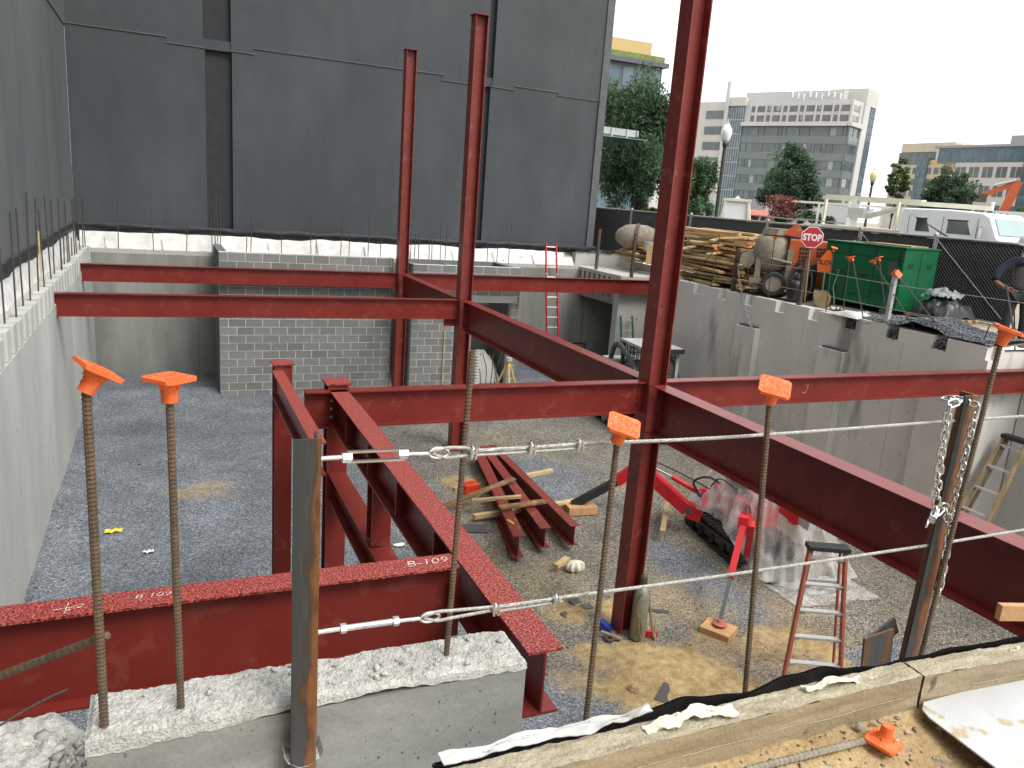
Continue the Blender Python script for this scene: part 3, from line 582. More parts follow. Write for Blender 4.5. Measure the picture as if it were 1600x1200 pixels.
def conn(root, x, y, z, axis, s):
    """shear tab with bolt heads on a beam end"""
    for i in range(3):
        zz = z-.1-.09*i
        if axis == 'x': MB().tube((x, y-.008, zz), (x, y-.022, zz), .014, 6).build('bolt', M['red'], root, w=True)
        else: MB().tube((x-.008*1, y, zz), (x-.022, y, zz), .014, 6).build('bolt', M['red'], root, w=True)
b1 = beam('floor_beam', 'farthest red beam from the left wall to the rear column', (-1.78, 20.0, TZ), (XC-.131, 20.0, TZ), .39, .17)
b2 = beam('floor_beam', 'long red beam from the left wall to the middle column', (-1.78, 15.26, TZ), (XC-.131, 15.26, TZ), .395, .17)
b3 = beam('floor_beam', 'red beam from the second frame post to the nearest column', (1.3, 8.2, TZ), (XC-.131, 8.2, TZ), .4, .17)
b4 = beam('floor_beam', 'red beam from the nearest column to the right wall', (XC+.131, 8.2, TZ), (13.02, 8.2, TZ), .36, .17)
b5 = beam('floor_beam', 'red beam from the rear column toward the concrete vault', (XC+.131, 20.0, TZ), (13.7, 20.0, TZ), .41, .17)
b6 = beam('girder', 'short dark red girder between the rear and middle columns', (XC, 19.86, TZ), (XC, 15.4, TZ), .56, .2)
b7 = beam('girder', 'dark red girder sloping in view between the middle and nearest columns', (XC, 15.12, TZ), (XC, 8.34, TZ), .6, .21)
b8 = beam('girder', 'deep red girder running from the nearest column toward the camera at right', (XC, 8.06, TZ-.02), (XC, 1.6, TZ-.02), .62, .23)
for b, x, y in ((b2, XC-.2, 15.255), (b3, XC-.2, 8.195), (b4, XC+.2, 8.195), (b1, XC-.2, 19.995)): conn(b, x, y, TZ, 'x', 1)
for b, y in ((b7, 14.98), (b8, 7.9), (b7, 8.5)):
    MB().mm(XC-.1, XC-.008, y, y+.012, TZ-.55, TZ-.03).build('stiffener', M['red'], b, w=True)
MB().prism([(XC-.008, 8.07, 2.57), (XC+.008, 8.07, 2.57), (XC+.008, 8.07, 2.42), (XC-.008, 8.07, 2.42)], (0, -.14, .08)).build('seat_bracket', M['red'], b8, w=True)
MB().mm(5.2, 5.47, 15.25, 15.27, 2.66, 2.81).build('haunch', M['red'], b2, w=True)
# foreground frame by the concrete pier
RS = M['red_speck']
pE = column('frame_post', 'first short red post carrying the narrow speckled beam', 1.22, 9.3, .02, 3.26, .2, .2, ax='y', mat=M['red'])
pF = column('frame_post', 'second short red post with a speckled cap plate by the frame beams', 1.66, 8.33, .0, 3.26, .22, .22, ax='y', mat=M['red'])
for p_ in (pE, pF):
    for ch in p_.children:
        if ch.name.startswith('cap_plate'): ch.data.materials[0] = RS
fE = beam('frame_beam', 'narrow red beam with speckled top behind the rusty post', (1.15, 9.18, TZ), (1.15, 6.45, TZ), .3, .125, topmat=RS)
fF = beam('frame_beam', 'wide red beam with speckled top running to the pier end', (1.655, 8.2, TZ), (1.655, 3.05, TZ), .36, .19, topmat=RS)
fG = beam('frame_beam', 'deep red cross beam with speckled chalk-marked top behind the pier', (-3.5, 4.09, TZ), (1.545, 4.09, TZ), .53, .18, topmat=RS)
fH = beam('frame_beam', 'lower red beam with a stub post standing on it', (1.66, 8.21, 2.28), (1.66, 5.6, 2.28), .3, .19)
st = column('stub_post', 'short red stub post between the lower and upper frame beams', 1.66, 6.35, 2.281, 2.845, .17, .2, cap=False, base=False, ax='y', mat=M['red'])
for i in range(4):
    y = 7.35-i*.93; MB().mm(1.565, 1.648, y, y+.012, 2.9, 3.17).build('shear_tab', M['red'], fF, w=True)
    for z in (2.97, 3.1): MB().tube((1.6, y-.001, z), (1.6, y-.022, z), .016, 6).build('bolt', M['red'], fF, w=True)
for i in range(3): MB().tube((1.58, 8.19, 3.1-.09*i), (1.58, 8.165, 3.1-.09*i), .016, 6).build('bolt', M['galv'], fF, w=True)
MB().mm(1.5, 1.56, 4.01, 4.022, 2.75, 3.15).build('shear_tab', M['red'], fG, w=True)
def text(root, s, p, ex, ey, h, mat, name='chalk_mark', shear=0, font_w=1.0):
    cu = bpy.data.curves.new(name, 'FONT'); cu.body = s; cu.size = h; cu.align_x = 'CENTER'; cu.align_y = 'CENTER'; cu.shear = shear; cu.extrude = .0008; cu.resolution_u = 3
    tmp = bpy.data.objects.new(name, cu); COL.objects.link(tmp); dg = bpy.context.evaluated_depsgraph_get(); me = bpy.data.meshes.new_from_object(tmp.evaluated_get(dg)); bpy.data.objects.remove(tmp); bpy.data.curves.remove(cu)
    ex, ey = V(ex).normalized(), V(ey).normalized(); n = ex.cross(ey); q = root
    while q.parent: q = q.parent
    inv = (Matrix.Translation(q.location) @ q.rotation_euler.to_matrix().to_4x4()).inverted()
    mat4 = inv @ (Matrix.Translation(V(p)) @ Matrix((ex*font_w, ey, n)).transposed().to_4x4())
    me.transform(mat4); me.materials.clear(); me.materials.append(mat); o = bpy.data.objects.new(name, me); COL.objects.link(o); o.parent = root; return o
def chalk(root, pts, r=.004, m='chalk'):
    MB().sweep(pts, r, 4).build('chalk_mark', M[m], root, w=True)
z = TZ+.002
chalk(fG, [(-.55, 4.07, z), (-.48, 4.075, z), (-.42, 4.1, z), (-.43, 4.07, z), (-.5, 4.05, z)], .0025); chalk(fG, [(-.49, 4.13, z), (-.5, 4.02, z)], .0025)
text(fG, 'B 109', (-.105, 4.1, z), (1, 0, 0), (0, 1, 0), .06, M['chalk'], shear=.15, font_w=1.25)
text(fG, 'B-109', (1.37, 4.1, z), (1, .03, 0), (0, 1, 0), .1, M['chalk'], shear=.2, font_w=1.1)
for bm_, x, y0, n_ in ((b3, 2.3, 8.193, 5), (b3, 1.95, 8.193, 5), (b3, 5.25, 8.193, 4)):
    for i in range(n_):
        a = .12-.018*i; chalk(bm_, [(x-a*.8, y0, 3.05-.012*i), (x-.02, y0, 3.06-.025*i-.01), (x+a*.7, y0, 3.08-.02*i)], .0022, 'scuff')
chalk(b4, [(8.15, 8.193, 3.08), (8.2, 8.193, 3.09), (8.17, 8.193, 2.98), (8.12, 8.193, 2.97)], .004)
for zz in (4.75, 4.15, 4.05, 3.85):
    for i in range(4): chalk(k1, [(5.56+random.uniform(0, .1), 8.193, zz+random.uniform(-.06, .06)) for _ in range(3)], .002, 'scuff')
# loose beams stacked on the floor
def loose(label, p, q, dep, wid):
    t = thing('loose_beam', label, 'beam', (V(p)+V(q))/2, 0, 'loose beams lying on the floor'); d = V((0, 0, 1)); p, q = V(p), V(q)
    MB().bar(p-d*.006, q-d*.006, wid, .012).build('top_flange', M['red_col'], t, w=True); MB().bar(p-d*(dep-.006), q-d*(dep-.006), wid, .012).build('bottom_flange', M['red_col'], t, w=True)
    MB().bar(p-d*dep/2, q-d*dep/2, .01, dep-.025).build('web', M['red_col'], t, w=True)
loose('leftmost of the three loose red beams lying on the gravel', (4.9, 10.24, .26), (5.74, 14.32, .3), .36, .19)
loose('middle of the three loose red beams lying on the gravel', (5.44, 10.42, .26), (5.93, 14.42, .3), .34, .18)
loose('rightmost of the three loose red beams with a clipped end', (5.95, 10.38, .26), (6.13, 14.46, .3), .34, .16)
# ---------------------------------------------------------------- concrete pier, front wall, timber kerb
fwl = thing('front_wall', 'low concrete front wall hidden behind the timber kerb', 'wall', (3, 2.3, 0))
MB().mm(1.28, 11.98, 2.16, 2.46, -.5, 3.12).build('wall_body', M['conc_wall'], fwl, w=True)
MB().mm(-2.0, 1.26, 2.44, 2.72, -.5, 3.0).build('wall_body', M['conc_wall'], fwl, w=True)
pr = thing('concrete_pier', 'broken-topped concrete pier in front with rebar and rusty post', 'pier', (.5, 2.58, 3.0))
PX0, PX1, PY0, PY1 = -.27, 1.255, 2.465, 2.705
def pier_edge(x, ph): return .012*nz((x, ph, 1), 9)+.008*nz((x, ph, 3), 30)
mb = MB()                                                        # smooth formed body
mb.prism([(PX0, PY0, 2.9), (PX1, PY0, 2.9), (PX1, PY1, 2.9), (PX0, PY1, 2.9)], (0, 0, .655))
pb = mb.build('formed_body', M['conc_pier'], pr, w=True)
def ptop(u, v):                                                  # rough broken top with a skirt
    uu = min(1, max(0, (u-.02)/.96)); vv = min(1, max(0, (v-.06)/.88))
    x = PX0-.002+(PX1-PX0+.004)*uu; y = PY0-.002+(PY1-PY0+.004)*vv
    edge = u < .015 or u > .985 or v < .05 or v > .95
    cr_ = min(uu*(PX1-PX0), (1-uu)*(PX1-PX0), vv*(PY1-PY0), (1-vv)*(PY1-PY0))
    z = 3.6 + .01*nz((x, y, 2), 6)+.005*nz((x, y, 5), 28)+.0045*nz((x, y, 7), 65)+.0035*nz((x, y, 9), 130) - .014*sstep(.02, 0, cr_)
    if edge:
        z = 3.566 - .02*(nz((x, y, 4), 5)+.5*nz((x, y, 4), 20)) - .045*sstep(.3, -.2, x)
        x += (.0015 if u > .5 else -.0015)*(1 if (u < .015 or u > .985) else 0); y += (-.0015 if v < .5 else .0015)*(1 if (v < .05 or v > .95) else 0)
    return V((x, y, z))
MB().grid(ptop, 230, 46).build('broken_top', M['conc_rough'], pr, w=True, smooth=False)
for i in range(26):
    x, z = random.uniform(.55, 1.24), random.uniform(3.25, 3.5); MB().tube((x, PY0+.001, z), (x, PY0-.0015, z), random.uniform(.002, .006), 7).build('air_hole', M['dkgrey'], pr, w=True)
for i in range(40):
    x, y = random.uniform(PX0+.05, PX1-.05), random.uniform(PY0+.03, PY1-.03); s = random.uniform(.006, .018); q = MB().lathe([(.02*s, -.5*s), (s*.8, -.2*s), (s, .1*s), (s*.5, .6*s), (.02*s, .75*s)], 6, (x, y, 3.6+.2*s), Euler((random.random(), random.random(), random.random()*6)).to_matrix())
    q.build('loose_chip', M['conc_rough'], pr, w=True)
rb = thing('broken_concrete', 'crumbling broken concrete edge left of the pier', 'concrete', (-.6, 2.5, 3.1))
MB().sheet(lambda u, v: V((-1.8+1.525*u, 1.7+1.38*v, 3.38 + .05*nz((u*4, v*3, 2))+.035*nz((u*11, v*9, 4))+.02*nz((u*30, v*26, 6))+.01*nz((u*60, v*55, 8)) - .3*sstep(.9, 1, v) - .12*sstep(.9, 1.0, u+.05*nz((v*9, 1, 1))))), 130, 120, t=.3).build('rubble_face', M['conc_rough'], rb, w=True)
pp = [(random.uniform(-1.3, -.29), random.uniform(2.0, 2.86)) for _ in range(900)]; sz = np.array([.004+.03*random.random()**3 for _ in pp]); gg = [random.uniform(.3, .6) for _ in pp]
scatter_stones('chunks', np.array([(x+.6, y-2.5, 3.37-3.1+.3*s_) for (x, y), s_ in zip(pp, sz)]), sz, np.array([(g, g*.98, g*.9) for g in gg]), rb)
# timber kerb
def kerb(label, x0, x1, y0, y1, top, wd, ht):
    t = thing('timber_kerb', label, 'timber', ((x0+x1)/2, (y0+y1)/2, top-ht), 0, 'timbers along the pit edge'); L = math.hypot(x1-x0, y1-y0); a = math.atan2(y1-y0, x1-x0); R = Rz(a); o = V((x0, y0, top))
    def sec(u, v, side):
        x = L*u; nzf = lambda k: .004*nz((x*3, k, side), 1)+.003*nz((x*12, k*3, side), 1)
        return x, nzf
    def front(u, v): x = L*u; return o + R @ V((x, -.004*nz((x, v*2, 1), 3)-.003*nz((x*.4, v*9, 2), 3), -ht*(1-v)))
    def topf(u, v): x = L*u; return o + R @ V((x, wd*v, .007*nz((x, v, 3), 8)+.005*nz((x, v*.3, 4), 26)-.006*(v > .9)))
    nu = int(L*70); MB().grid(front, nu, 10).build('front_face', M['timber'], t, w=True, smooth=True); MB().grid(topf, nu, 8).build('top_face', M['timber_top'], t, w=True, smooth=True)
    MB().box(o + R @ V((L/2, wd/2+.004, -ht/2-.012)), (L-.002, wd-.012, ht-.02), R).build('core', M['timber'], t, w=True)
    for k in range(1):
        z = -ht*(.45+.2*k)+.01; pts = [o + R @ V((L*i/24, -.0045, z + .012*nz((i*.35, k, 1)))) for i in range(3+3*k, 24-2*k)]; MB().sweep(pts, .0016, 4).build('crack', M['timber_top'], t, w=True)
kerb('long muddy timber kerb in front of the membrane edge', .74, 2.9, 1.99, 2.0, 3.5, .115, .21)
kerb('muddy timber kerb at the right beside the white metal sheet', 2.915, 5.2, 2.0, 1.86, 3.495, .115, .2)
# black dimple membrane and white fabric lip behind the timber
def lip(u): return .78+3.7*u
mbr = thing('dimple_membrane', 'wavy black dimpled drainage membrane edge behind the timber kerb', 'membrane', (2.4, 2.28, 3.3))
def mem(u, v, off=0.0):
    x = lip(u); y = 2.143-.035*max(0, x-2.6)-.012*sstep(1.7, .8, x) + .018*nz((x, 1, 3), 2.3)+.01*nz((x, 1, 5), 6)+off
    h = 3.5 + .02*nz((x, 2, 2), 2.2)+.014*nz((x, 3, 2), 7) + .028*math.exp(-((x-2.42)/.22)**2) + .028*math.exp(-((x-1.75)/.2)**2)
    return V((x, y + .012*math.sin(v*3)+.05*(1-v), 3.25+(h-3.25)*v))
MB().sheet(mem, 260, 8, t=.012, nrm=(0, 1, 0)).build('sheet', M['dimple'], mbr, w=True)
for i in range(190):
    u = i/189; p = mem(u, .95); MB().lathe([(.003, -.006), (.008, -.004), (.008, .004), (.003, .006)], 6, p+V((0, -.004, .0)), Matrix.Rotation(math.pi/2, 3, 'X')).build('dimple', M['dimple'], mbr, w=True)
def ribbon(label, x0, x1, amp, wd, mat, ph, dz=0.0, dy=0.0):
    mb = MB(); mb.sheet(lambda u, v: mem((x0+(x1-x0)*u-.78)/3.7, 1) + V((0, dy+wd*(v-.5)*(1+.6*nz((u*5, ph, 1)))+amp*nz((u*4, v*2, ph)), dz+.006+.012*nz((u*6, v*2, ph+3))+.008*nz((u*17, v*5, ph+1)))), 60, 8, t=.003)
    tag(mb.build('fabric_scrap', mat, smooth=True), label, 'fabric')
ribbon('torn white fabric scrap curling over the membrane beside the pier', .8, 1.62, .04, .05, M['fabric'], 2, .004, .0)
ribbon('cream cloth scrap lying on the long timber kerb', 1.55, 1.95, .03, .06, M['cloth'], 5, -.01, -.085)
ribbon('twisted cream cloth strip at the right end of the long timber', 2.3, 2.85, .025, .035, M['cloth'], 8, -.01, -.085)
ribbon('small white cloth strip on the right timber kerb', 3.5, 3.75, .025, .03, M['cloth'], 11, -.01, -.08)
ribbon('thin white fabric folded along the timber left of the first capped bar', 1.2, 1.5, .03, .05, M['fabric'], 14, -.02, -.1)
# white metal sheet lying on the dirt
def mstrip(u, v):
    return V((2.96+2.3*u, 1.0+1.03*v-.06*(2.3*u), 3.345+.012*nz((u*2, v*2, 4))+.01*math.sin(u*3)+.006*u))
ms = MB(); c = [V((2.92, 1.985, 0)), V((2.87, 1.95, 0)), V((2.85, 1.9, 0)), V((2.82, 1.2, 0)), V((5, 1.1, 0)), V((5, 1.9, 0)), V((3.4, 2.03-.045, 0))]
ms.prism([(p.x, p.y, 3.372+.01*nz((p.x, p.y, 1))) for p in reversed(c)], (0, 0, .007)); tag(ms.build('metal_sheet', M['sheetmetal']), 'dirty white metal sheet with rounded corner lying on the dirt', 'sheet')
# ---------------------------------------------------------------- rebar with caps
def rebar_mesh(L, r=.0125, pitch=.014, n=8):
    m = int(L/pitch)*3; pts = []; rr = []
    for i in range(m+1):
        pts.append((0, 0, L*i/m)); rr.append(r*(1.1 if i % 3 == 0 else .93))
    return MB().sweep(pts, rr, n, prof=lambda i, a: 1.0+.1*abs(math.cos(a)))
def cap_mb():
    mb = MB(); s = .06
    pl = [(-s, -s*.8), (-s*.8, -s), (s*.8, -s), (s, -s*.8), (s, s*.8), (s*.8, s), (-s*.8, s), (-s, s*.8)]
    mb.prism([(x, y, .062) for x, y in pl], (0, 0, .012)); mb.lathe([(.021, -.006), (.0245, -.006), (.0255, .022), (.028, .038), (.034, .05), (.046, .0585), (.057, .0618)], 20)
    for a in range(4): mb.box((math.cos(a*1.571)*.026, math.sin(a*1.571)*.026, .05), (.02, .003, .022), Rz(a*1.571))
    for i in range(60): mb.box((random.uniform(-.05, .05), random.uniform(-.05, .05), .0745), (random.uniform(.004, .014), .004, .002), Rz(random.random()*3))
    return mb
CAPM = cap_mb().mesh('cap', M['cap'])
def rebar(label, base, top, capped=True, tilt=(0, 0, 0), r=.0125, mat='rebar'):
    base, top = V(base), V(top); L = (top-base).length
    t = thing('rebar', label, 'rebar', base); t.rotation_euler = V((0, 0, 1)).rotation_difference(top-base).to_euler()
    rebar_mesh(L, r).build('bar', M[mat], t, smooth=False)
    if capped:
        c = bpy.data.objects.new('cap', CAPM); COL.objects.link(c); c.parent = t; c.location = (0, 0, L-.03); c.rotation_euler = tilt
    return t
rebar('rebar with tilted orange cap at the left end of the pier', (-.219, 2.51, 3.56), (-.219, 2.51, 4.745), tilt=(.12, .52, .5))
rebar('rebar with level orange cap standing left of the rusty post', (.009, 2.54, 3.56), (.001, 2.54, 4.7), tilt=(0, .03, .75), r=.011)
rebar('bare uncapped rebar at the right end of the pier', (.958, 2.572, 3.56), (.989, 2.572, 4.808), capped=False, r=.0105)
rebar('rebar with orange cap just right of the pier in front of the nearest column', (1.484, 2.357, 3.12), (1.491, 2.357, 4.545), tilt=(.3, .25, -.5), r=.011)
rebar('rebar with orange cap at the middle of the timber kerb', (2.28, 2.336, 3.12), (2.15, 2.336, 4.675), tilt=(.34, .22, -.7), r=.011)
rebar('rebar with orange cap leaning beside the chained post', (3.29, 2.308, 3.12), (3.386, 2.308, 4.9), tilt=(.02, .25, -.85), r=.011)
dg = thing('rebar', 'muddy rebar slanting across the lower left corner', 'rebar', (-.9, 3.0, 3.45)); MB().sweep([(-.9+.7*i/60, 3.05-.5*i/60, 3.42+.48*i/60) for i in range(61)], [.0135*(1.12 if i % 2 else .92) for i in range(61)], 8).build('bar', M['rebar'], dg, w=True)
wr = thing('tie_wire', 'thin grey wire lying on the broken concrete at lower left', 'wire', (-.6, 2.7, 3.5)); MB().sweep([(-1.2+.85*i/20, 2.45+.35*i/20, 3.49+.03*math.sin(i*.4)+.05*i/20) for i in range(21)], .004, 6).build('wire', M['rebar_dk'], wr, w=True)
lr = thing('rebar', 'short muddy rebar lying on the dirt against the timber', 'rebar', (2.2, 1.9, 3.36)); MB().sweep([(1.92+.58*i/50, 1.915-.018*i/50, 3.352+.004*i/50) for i in range(51)], [.0145*(1.12 if i % 2 else .9) for i in range(51)], 8).build('bar', M['mud'], lr, w=True)
fc = thing('safety_plug', 'fallen orange rebar cap lying upside down on the dirt', 'rebar cap', (2.56, 1.86, 3.38), .35)
cb = bpy.data.objects.new('cap_body', CAPM); COL.objects.link(cb); cb.parent = fc; cb.rotation_euler = (math.pi+.06, .05, 0); cb.location = (0, 0, .05)
MB().lathe([(.004, 0), (.008, .002), (.004, .004)], 8, (.035, -.03, -.008)).build('nail_head', M['galv'], fc)
for i, (x, y, s) in enumerate(((2.52, 1.955, .022), (2.63, 1.955, .018), (2.72, 1.945, .016), (1.62, 1.9, .012))):
    tag(MB().lathe([(.1*s, -.5*s), (s*.8, -.2*s), (s, .1*s), (s*.6, .55*s), (.1*s, .7*s)], 7, (x, y, 3.372), Euler((.3, .2, i)).to_matrix()).build('stone', M['mud']), ['round stone behind the fallen cap', 'stone right of the fallen cap by the timber', 'small stone by the timber near the joint', 'tiny pebble by the long timber'][i], 'stone')
# ---------------------------------------------------------------- rusty angle posts, ropes, turnbuckles, chain
def angle_post(label, x, y, z0, z1, dx=0.0, a=.085, tk=.009):
    t = thing('angle_post', label, 'post', (x, y, z0)); sh = lambda z: dx*(z-z0)/(z1-z0)
    prof = [(0, 0), (a, 0), (a, a), (a-tk, a), (a-tk, tk), (0, tk)]; mb = MB(); n = 40; vs = []
    for i in range(n+1):
        z = z0+(z1-z0)*i/n; vs += [(x+px+sh(z), y+py, z) for px, py in prof]
    fs = [(i*6+k, i*6+(k+1) % 6, (i+1)*6+(k+1) % 6, (i+1)*6+k) for i in range(n) for k in range(6)] + [(5, 4, 3, 2, 1, 0), tuple(n*6+k for k in range(6))]
    mb.add(vs, fs); mb.build('angle', M['post'], t, w=True); return t
apL = angle_post('thick rusty angle post fixed to the front of the pier', .346, 2.375, 3.28, 4.575)
mb = MB(); mb.sheet(lambda u, v: V((.325+.13*u, 2.37+.09*v, 3.40+.012*nz((u*4, v*3, 1))+(.05+.03*nz((u*6, 1, 2)))*(abs(u-.5)*2)**2)), 10, 8, t=.14); mb.build('grout', M['conc_rough'], apL, w=True)
apR = angle_post('leaning rusty angle post wrapped with chain at the right', 3.3, 2.39, 3.1, 4.61, .045, .09)
angle_bits = thing('steel_offcut', 'dark steel channel offcut behind the timber left of the chained post', 'steel', (3.1, 2.4, 3.3))
MB().box((3.14, 2.42, 3.31), (.19, .012, .22), Matrix.Rotation(-.12, 3, 'Y')).build('flange', M['rust'], angle_bits, w=True); MB().box((3.2, 2.46, 3.37), (.2, .012, .1), Matrix.Rotation(-.5, 3, 'Y')).build('web', M['rust'], angle_bits, w=True)
YR = 2.43
def rope_mb(pts, r=.0068, pitch=.075, st=.008):
    out = []
    for a, b in zip(pts[:-1], pts[1:]):
        a, b = V(a), V(b); n = max(2, int((b-a).length/st)); out += [a.lerp(b, i/n) for i in range(n)]
    out.append(V(pts[-1])); d = [0]
    for i in range(1, len(out)): d.append(d[-1]+(out[i]-out[i-1]).length)
    return MB().sweep(out, r, 14, prof=lambda i, a: 1+.13*math.cos(6*(a-2*math.pi*d[i]/pitch)))
def arc(pts, n=10):
    """Catmull-Rom through points"""
    P_ = [V(p) for p in pts]; P_ = [P_[0]]+P_+[P_[-1]]; out = []
    for i in range(1, len(P_)-2):
        for k in range(n):
            t = k/n; a, b, c, d = P_[i-1], P_[i], P_[i+1], P_[i+2]
            out.append(.5*((2*b)+(c-a)*t+(2*a-5*b+4*c-d)*t*t+(3*b-a-3*c+d)*t*t*t))
    return out+[P_[-2]]
def clip(root, x, z):
    c = MB().box((x, YR, z-.006), (.026, .03, .016)).build('clip', M['zinc'], root, w=True)
    for s in (-1, 1):
        MB().tube((x+s*.008, YR-.016, z-.02), (x+s*.008, YR-.016, z+.022), .0045, 8).build('bolt', M['zinc'], c, w=True)
        MB().tube((x+s*.008, YR-.016, z+.006), (x+s*.008, YR-.016, z+.016), .0095, 6).build('nut', M['zinc'], c, w=True)
    MB().sweep([(x, YR+.016*math.cos(a), z+.002+.018*math.sin(a)) for a in np.linspace(0, math.pi, 9)], .005, 6).build('saddle', M['zinc'], c, w=True)
def rope(label, z, open_body, clips, zr):
    t = thing('wire_rope', label, 'rope', (.44, YR, z)); nm = 'turnbuckle'
    MB().tube((.43, YR, z), (.52, YR, z), .008, 10).build('stud', M['galv'], t, w=True)
    tb = MB()
    if open_body:
        for s in (-1, 1): tb.bar((.525, YR, z+s*.017), (.715, YR, z+s*.017-.003), .014, .007)
        for x in (.525, .712): tb.tube((x-.017, YR, z-.001), (x+.013, YR, z-.001), .018, 6)
    else:
        tb.tube((.53, YR, z), (.71, YR, z-.002), .011, 12); tb.tube((.515, YR, z), (.535, YR, z), .017, 6); tb.tube((.7, YR, z-.002), (.72, YR, z-.002), .017, 6)
    tbo = tb.build('turnbuckle', M['galv'] if not open_body else M['zinc'], t, w=True)
    MB().tube((.705, YR, z-.003), (.8, YR, z-.006), .007, 10).build('rod', M['galv'], tbo, w=True)
    MB().sweep([(.835+.035*math.cos(a), YR, z-.006+.017*math.sin(a)) for a in np.linspace(0, 2*math.pi, 20)[:-1]], .006, 8, closed=True).build('eye', M['zinc'], tbo, w=True)
    c0 = clips[0]; zc = z-.012
    MB().sweep([(p.x, p.y, p.z) for p in arc([(c0, YR, zc+.008), (.93, YR, zc+.018), (.86, YR, zc+.022), (.815, YR, zc+.008), (.86, YR, zc-.012), (.93, YR, zc-.01), (c0, YR, zc-.004)], 12)], .0065, 10).build('loop', M['rope'], t, w=True)
    pts = [(c0-.02, YR, zc+.006)] + [(c, YR, zc+.004+random.uniform(-.002, .003)) for c in clips[1:]] + [(clips[-1]+.1, YR, zc+.004), (2.1, YR, zc-.006), (3.33, YR-.02, zr)]
    rope_mb(arc(pts, 12)).build('rope', M['rope'], t, w=True)
    rope_mb([(3.4, YR-.02, zr), (4.1, YR, zr-.006), (5.2, YR, zr)]).build('rope', M['rope'], t, w=True)
    MB().sweep(arc([(c0, YR-.003, zc-.009), ((c0+clips[-1])/2, YR-.003, zc-.01), (clips[-1]+.03, YR-.003, zc-.009)], 10), .006, 8).build('tail', M['rope'], t, w=True)
    for c in clips: clip(t, c, zc)
rope('upper grey wire rope with silver turnbuckle and three clips', 4.49, True, [.957, 1.18, 1.374], 4.487)
rope('lower grey wire rope with pipe turnbuckle and two clips', 3.872, False, [1.087, 1.337], 3.862)
ch = thing('chain', 'silver chain wrapped round the right rusty post', 'chain', (3.3, 2.33, 4.0)); S_ = 2.352/2.12
def cw(x, z): return V((x*S_, 2.352, 5.35+(z-5.35)*S_))
LINK = None
def link_obj(root, c, d, roll):
    global LINK
    if LINK is None:
        pts = []
        for i in range(24):
            a = 2*math.pi*i/24; pts.append((.0155*math.sin(a), 0, .0135*math.cos(a)+(.0125 if math.cos(a) > 0 else -.0125)))
        LINK = MB().sweep(pts, .0055, 8, closed=True).mesh('link', M['zinc'], True)
    o = bpy.data.objects.new('link', LINK); COL.objects.link(o); o.parent = root
    q = V(d).normalized().to_track_quat('Z', 'Y').to_matrix(); o.matrix_basis = Matrix.Translation(V(c)-V(root.location)) @ (q @ Rz(roll)).to_4x4()
def chain_run(root, pts):
    p = arc(pts, 40); acc = 0; last = p[0]; k = 0; link_obj(root, p[0], p[1]-p[0], .5)
    for a, b in zip(p[:-1], p[1:]):
        acc += (b-a).length
        if acc >= .0385: acc = 0; k += 1; link_obj(root, b, b-a, .5+(math.pi/2 if k % 2 else 0)+random.uniform(-.25, .25))
chain_run(ch, [cw(2.955, 4.665)+V((0, .08, 0)), cw(2.925, 4.672), cw(2.887, 4.65), cw(2.889, 4.532), cw(2.9, 4.393), cw(2.918, 4.279), cw(2.93, 4.21)])
chain_run(ch, [cw(3.0, 4.655)+V((.05, .1, 0)), cw(3.045, 4.648), cw(3.046, 4.6), cw(3.042, 4.496), cw(3.041, 4.355), cw(3.04, 4.211), cw(3.048, 4.034), cw(3.059, 3.9), cw(3.053, 3.79)])
chain_run(ch, [cw(2.95, 4.195), cw(2.975, 4.215), cw(2.995, 4.19), cw(3.02, 4.15), cw(3.043, 4.14)])
pk = thing('padlock', 'heavy silver padlock hanging on the chain', 'padlock', cw(2.925, 4.19)); R_ = Euler((.2, -.55, .5)).to_matrix()
soft(MB().box((0, 0, -.012), (.066, .034, .052), R_).build('body', M['zinc'], pk), .006, 3)
MB().sweep([R_ @ V((.02*math.cos(a), 0, .014+.028*math.sin(a))) for a in np.linspace(0, math.pi, 12)], .0062, 8).build('shackle', M['zinc'], pk, smooth=True)
MB().sweep([V((-.045, -.01, -.045)) + R_ @ V((.02*math.cos(a), 0, .012*math.sin(a))) for a in np.linspace(0, 6.1, 16)], .006, 8).build('lower_ring', M['zinc'], pk, smooth=True)
tag(MB().box((4.35, 2.46, 3.32), (.4, .04, .09), Rz(-.3)).build('timber_offcut', M['wood3']), 'timber block end at the right edge above the girder', 'timber')
# ---------------------------------------------------------------- rebar dowels along the walls
DOW = {}
def dowel(label, group, p, h, lean=(0, 0), r=.011, mat='rebar_dk'):
    key = (round(h, 1), r, mat)
    if key not in DOW: DOW[key] = MB().tube((0, 0, 0), (0, 0, key[0]), r, 6).mesh('dowel', M[mat])
    o = bpy.data.objects.new('rebar_dowel', DOW[key]); COL.objects.link(o); o.location = p; o.rotation_euler = (lean[0], lean[1], 0)
    return tag(o, label, 'rebar', group)
ORD = 'first second third fourth fifth sixth seventh eighth ninth tenth eleventh twelfth thirteenth fourteenth fifteenth sixteenth seventeenth eighteenth nineteenth twentieth'.split()
for q_, (y, h) in enumerate(((10.5, 1.35), (11.22, 1.35), (11.9, 1.4), (12.7, 1.4), (13.33, 1.55), (14.0, 1.5), (14.78, 1.3), (15.6, 1.5), (16.42, 1.45), (17.2, .7), (17.2, 1.4), (18.03, .65), (18.4, 1.3), (18.85, .55), (19.6, .5), (19.9, 1.3), (20.3, 1.3), (21.3, 1.3), (21.75, 1.3), (22.4, 1.3))):
    dowel('dark rebar dowel on the left wall, %s counted from the nearest' % ORD[q_], 'dowels along the left wall', (-1.83+random.uniform(-.03, .03), y, 3.3), h, (random.uniform(-.03, .03), random.uniform(-.03, .03)))
